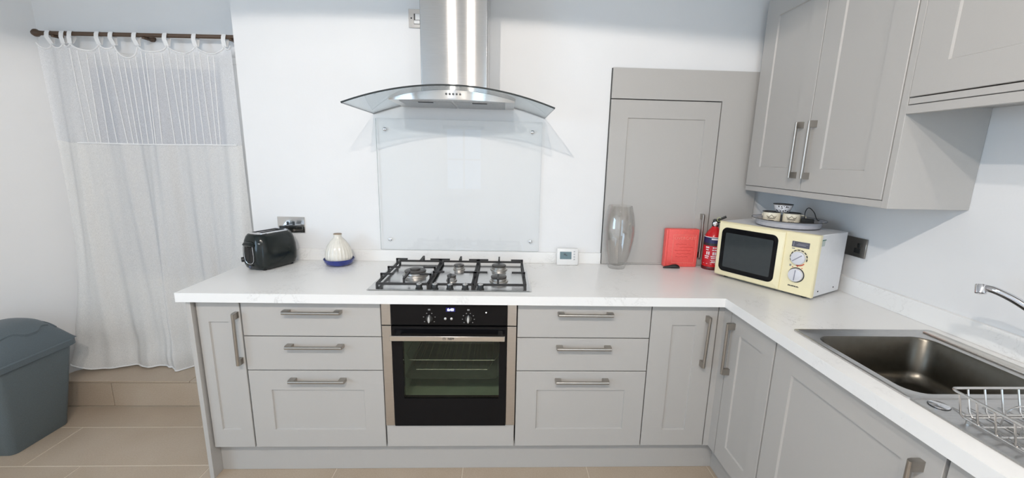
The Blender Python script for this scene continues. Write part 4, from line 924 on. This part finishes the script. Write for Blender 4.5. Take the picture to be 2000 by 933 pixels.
for i in range(16):
    bm.faces.new((top_[0][i],low_[0][i],low_[0][i+1],top_[0][i+1])); bm.faces.new((top_[24][i],top_[24][i+1],low_[24][i+1],low_[24][i]))
obj('lid_flap',bm,BINL,t,smooth=40)
bm=B(); tube(bm,[(cxm+hx_*X,cym+hy_*.76,dome(X,.76)+.001) for X in [-.6+1.3*i/16 for i in range(17)]],.0045,8); obj('lid_ridge',bm,BINL,ld)

# ------------------------------------------------------------------ curtain and its rod
RY=.135
t=thing('curtain_rod','dark brown wooden curtain rod with ball ends high in the left alcove','curtain rod',(-1.43,RY,2.085))
def rz(x): return 2.079+.012*(x+1.935)
bm=B(); tube(bm,[(-1.935,RY,rz(-1.935)),(-.895,RY,rz(-.895))],.0105,12); obj('rod',bm,WOODD,t)
bm=B(); lathe(bm,[(0,-.030),(.012,-.026),(.019,-.014),(.019,-.004),(.012,.008),(.011,.022),(0,.023)],18,M=Matrix.Translation((-1.925,RY,rz(-1.93)))@Matrix.Rotation(R(90),4,'Y')); obj('finial',bm,WOODD,t)
for x in (-1.845,-1.385,-.935):
    bm=B(); lathe(bm,[(.017,0),(.018,.010),(.012,.014),(.011,.040),(0,.041)],14,M=Matrix.Translation((x,AY-.0003,rz(x)-.004))@Matrix.Rotation(R(90),4,'X')); bx(bm,x-.008,x+.008,RY-.012,RY+.03,rz(x)-.020,rz(x)-.010,.002); obj('bracket',bm,WOODD,t)
CY=.132
tabs=[-1.868,-1.795,-1.755,-1.618,-1.548,-1.428,-1.272,-1.122,-.968]; tabs=[max(-1.9,x) for x in tabs]
XL,XRc=-1.945,-.935
def top_z(x):
    z=rz(x)-.040
    for a,b in zip([XL]+tabs,tabs+[XRc]):
        if a<=x<=b and b-a>1e-6:
            q=(x-a)/(b-a); d=.016+.16*(b-a); 
            if abs(a+1.548)<.01: d=.070
            z-= d*(4*q*(1-q))**.6
    return z
def S(u,v):
    """curtain surface; u 0..1 across, v 0..1 down"""
    xt=XL+(XRc-XL)*u
    zn=rz(xt)-.044; sag=zn-top_z(xt); zbm=.172+.055*math.exp(-(u/.05)**2)+.006*math.sin(u*9)
    z=zn+(zbm-zn)*v-sag*max(0,1-v/.22)**2
    x=xt-.085*(max(0,v-.55)/.45)**2*math.exp(-(u/.12)**2)+.030*v*math.sin(2*PI*(u*1.1-.1))+.012*v*math.sin(u*19+1)+.010*v*math.sin(v*5+u*14)
    A=.014+.022*v
    ph=u*2*PI
    y=CY+A*(.55*math.sin(ph*2.6+1.2+2.2*v)+.50*math.sin(ph*4.7+v*3.0)+.26*math.sin(ph*8.3-v*2.5)+.08*math.sin(ph*19+v*3))+.012*v*v
    y-= .05*math.exp(-(u/.06)**2)*(v**3)
    if v>.8: y+= .010*math.sin(v*42+u*5)*(v-.8)/.2
    y=min(y,AY-.022); 
    if x>-.875: y=min(y,AY-.03)
    return Vector((max(x,-2.03 if v>.6 else -1.96),y,z))
t=thing('curtain','long white tab top curtain with sheer pintucked top hanging over the alcove doorway','curtain',(-1.44,CY,.18))
NU=200; vsplit=(2.03-1.515)/(2.03-.176)
def cloth(name,v0,v1,nv,m):
    bm=B(); g=[[bm.verts.new(S(i/NU,v0+(v1-v0)*j/nv)) for i in range(NU+1)] for j in range(nv+1)]
    for j in range(nv):
        for i in range(NU): bm.faces.new((g[j][i],g[j+1][i],g[j+1][i+1],g[j][i+1]))
    return obj(name,bm,m,t,smooth=180)
def vof(z,u): 
    zt_=top_z(XL+(XRc-XL)*u); zb_=S(u,1).z; return (zt_-z)/(zt_-zb_)
cloth('sheer_panel',0,vsplit,30,SHEER); cloth('cloth_panel',vsplit,1,70,CURT)
off=Vector((0,-.0022,0))
bm=B(); tube(bm,[S(.14+.84*i/90,vsplit)+off for i in range(91)],.0045,6); obj('stitched_band',bm,SEAM,t)
bm=B(); tube(bm,[S(i/120,.003)+off for i in range(121)],.0040,6); obj('top_hem',bm,SEAM,t)
bm=B(); tube(bm,[S(i/120,.998)+off for i in range(121)],.0040,6); obj('bottom_hem',bm,SEAM,t)
for u in [.18,.215,.25,.285,.32,.36,.40,.43,.46,.49,.53,.565,.60,.635,.67,.705,.74,.77,.80,.83,.865,.895]:
    bm=B(); tube(bm,[S(u+.012*math.sin(u*40)*q/14,.01+(vsplit-.01)*q/14)+off for q in range(15)],.0024,5); obj('pintuck',bm,SEAM,t)
for x in tabs:
    u=(x-XL)/(XRc-XL); p=S(u,.0); z0=rz(x); bm=B()
    path=[p+Vector((0,-.001,-.012)),Vector((x-.002,RY-.016,z0-.020)),Vector((x,RY-.0135,z0)),Vector((x,RY-.007,z0+.0115)),Vector((x,RY+.007,z0+.0115)),Vector((x,RY+.0135,z0)),Vector((x+.002,RY+.010,z0-.020)),p+Vector((.003,.004,-.012))]
    w=.011; loft(bm,[[q+Vector((-w,-.001,0)),q+Vector((w,-.001,0)),q+Vector((w,.001,0)),q+Vector((-w,.001,0))] for q in path]); obj('tab',bm,SEAM,t)
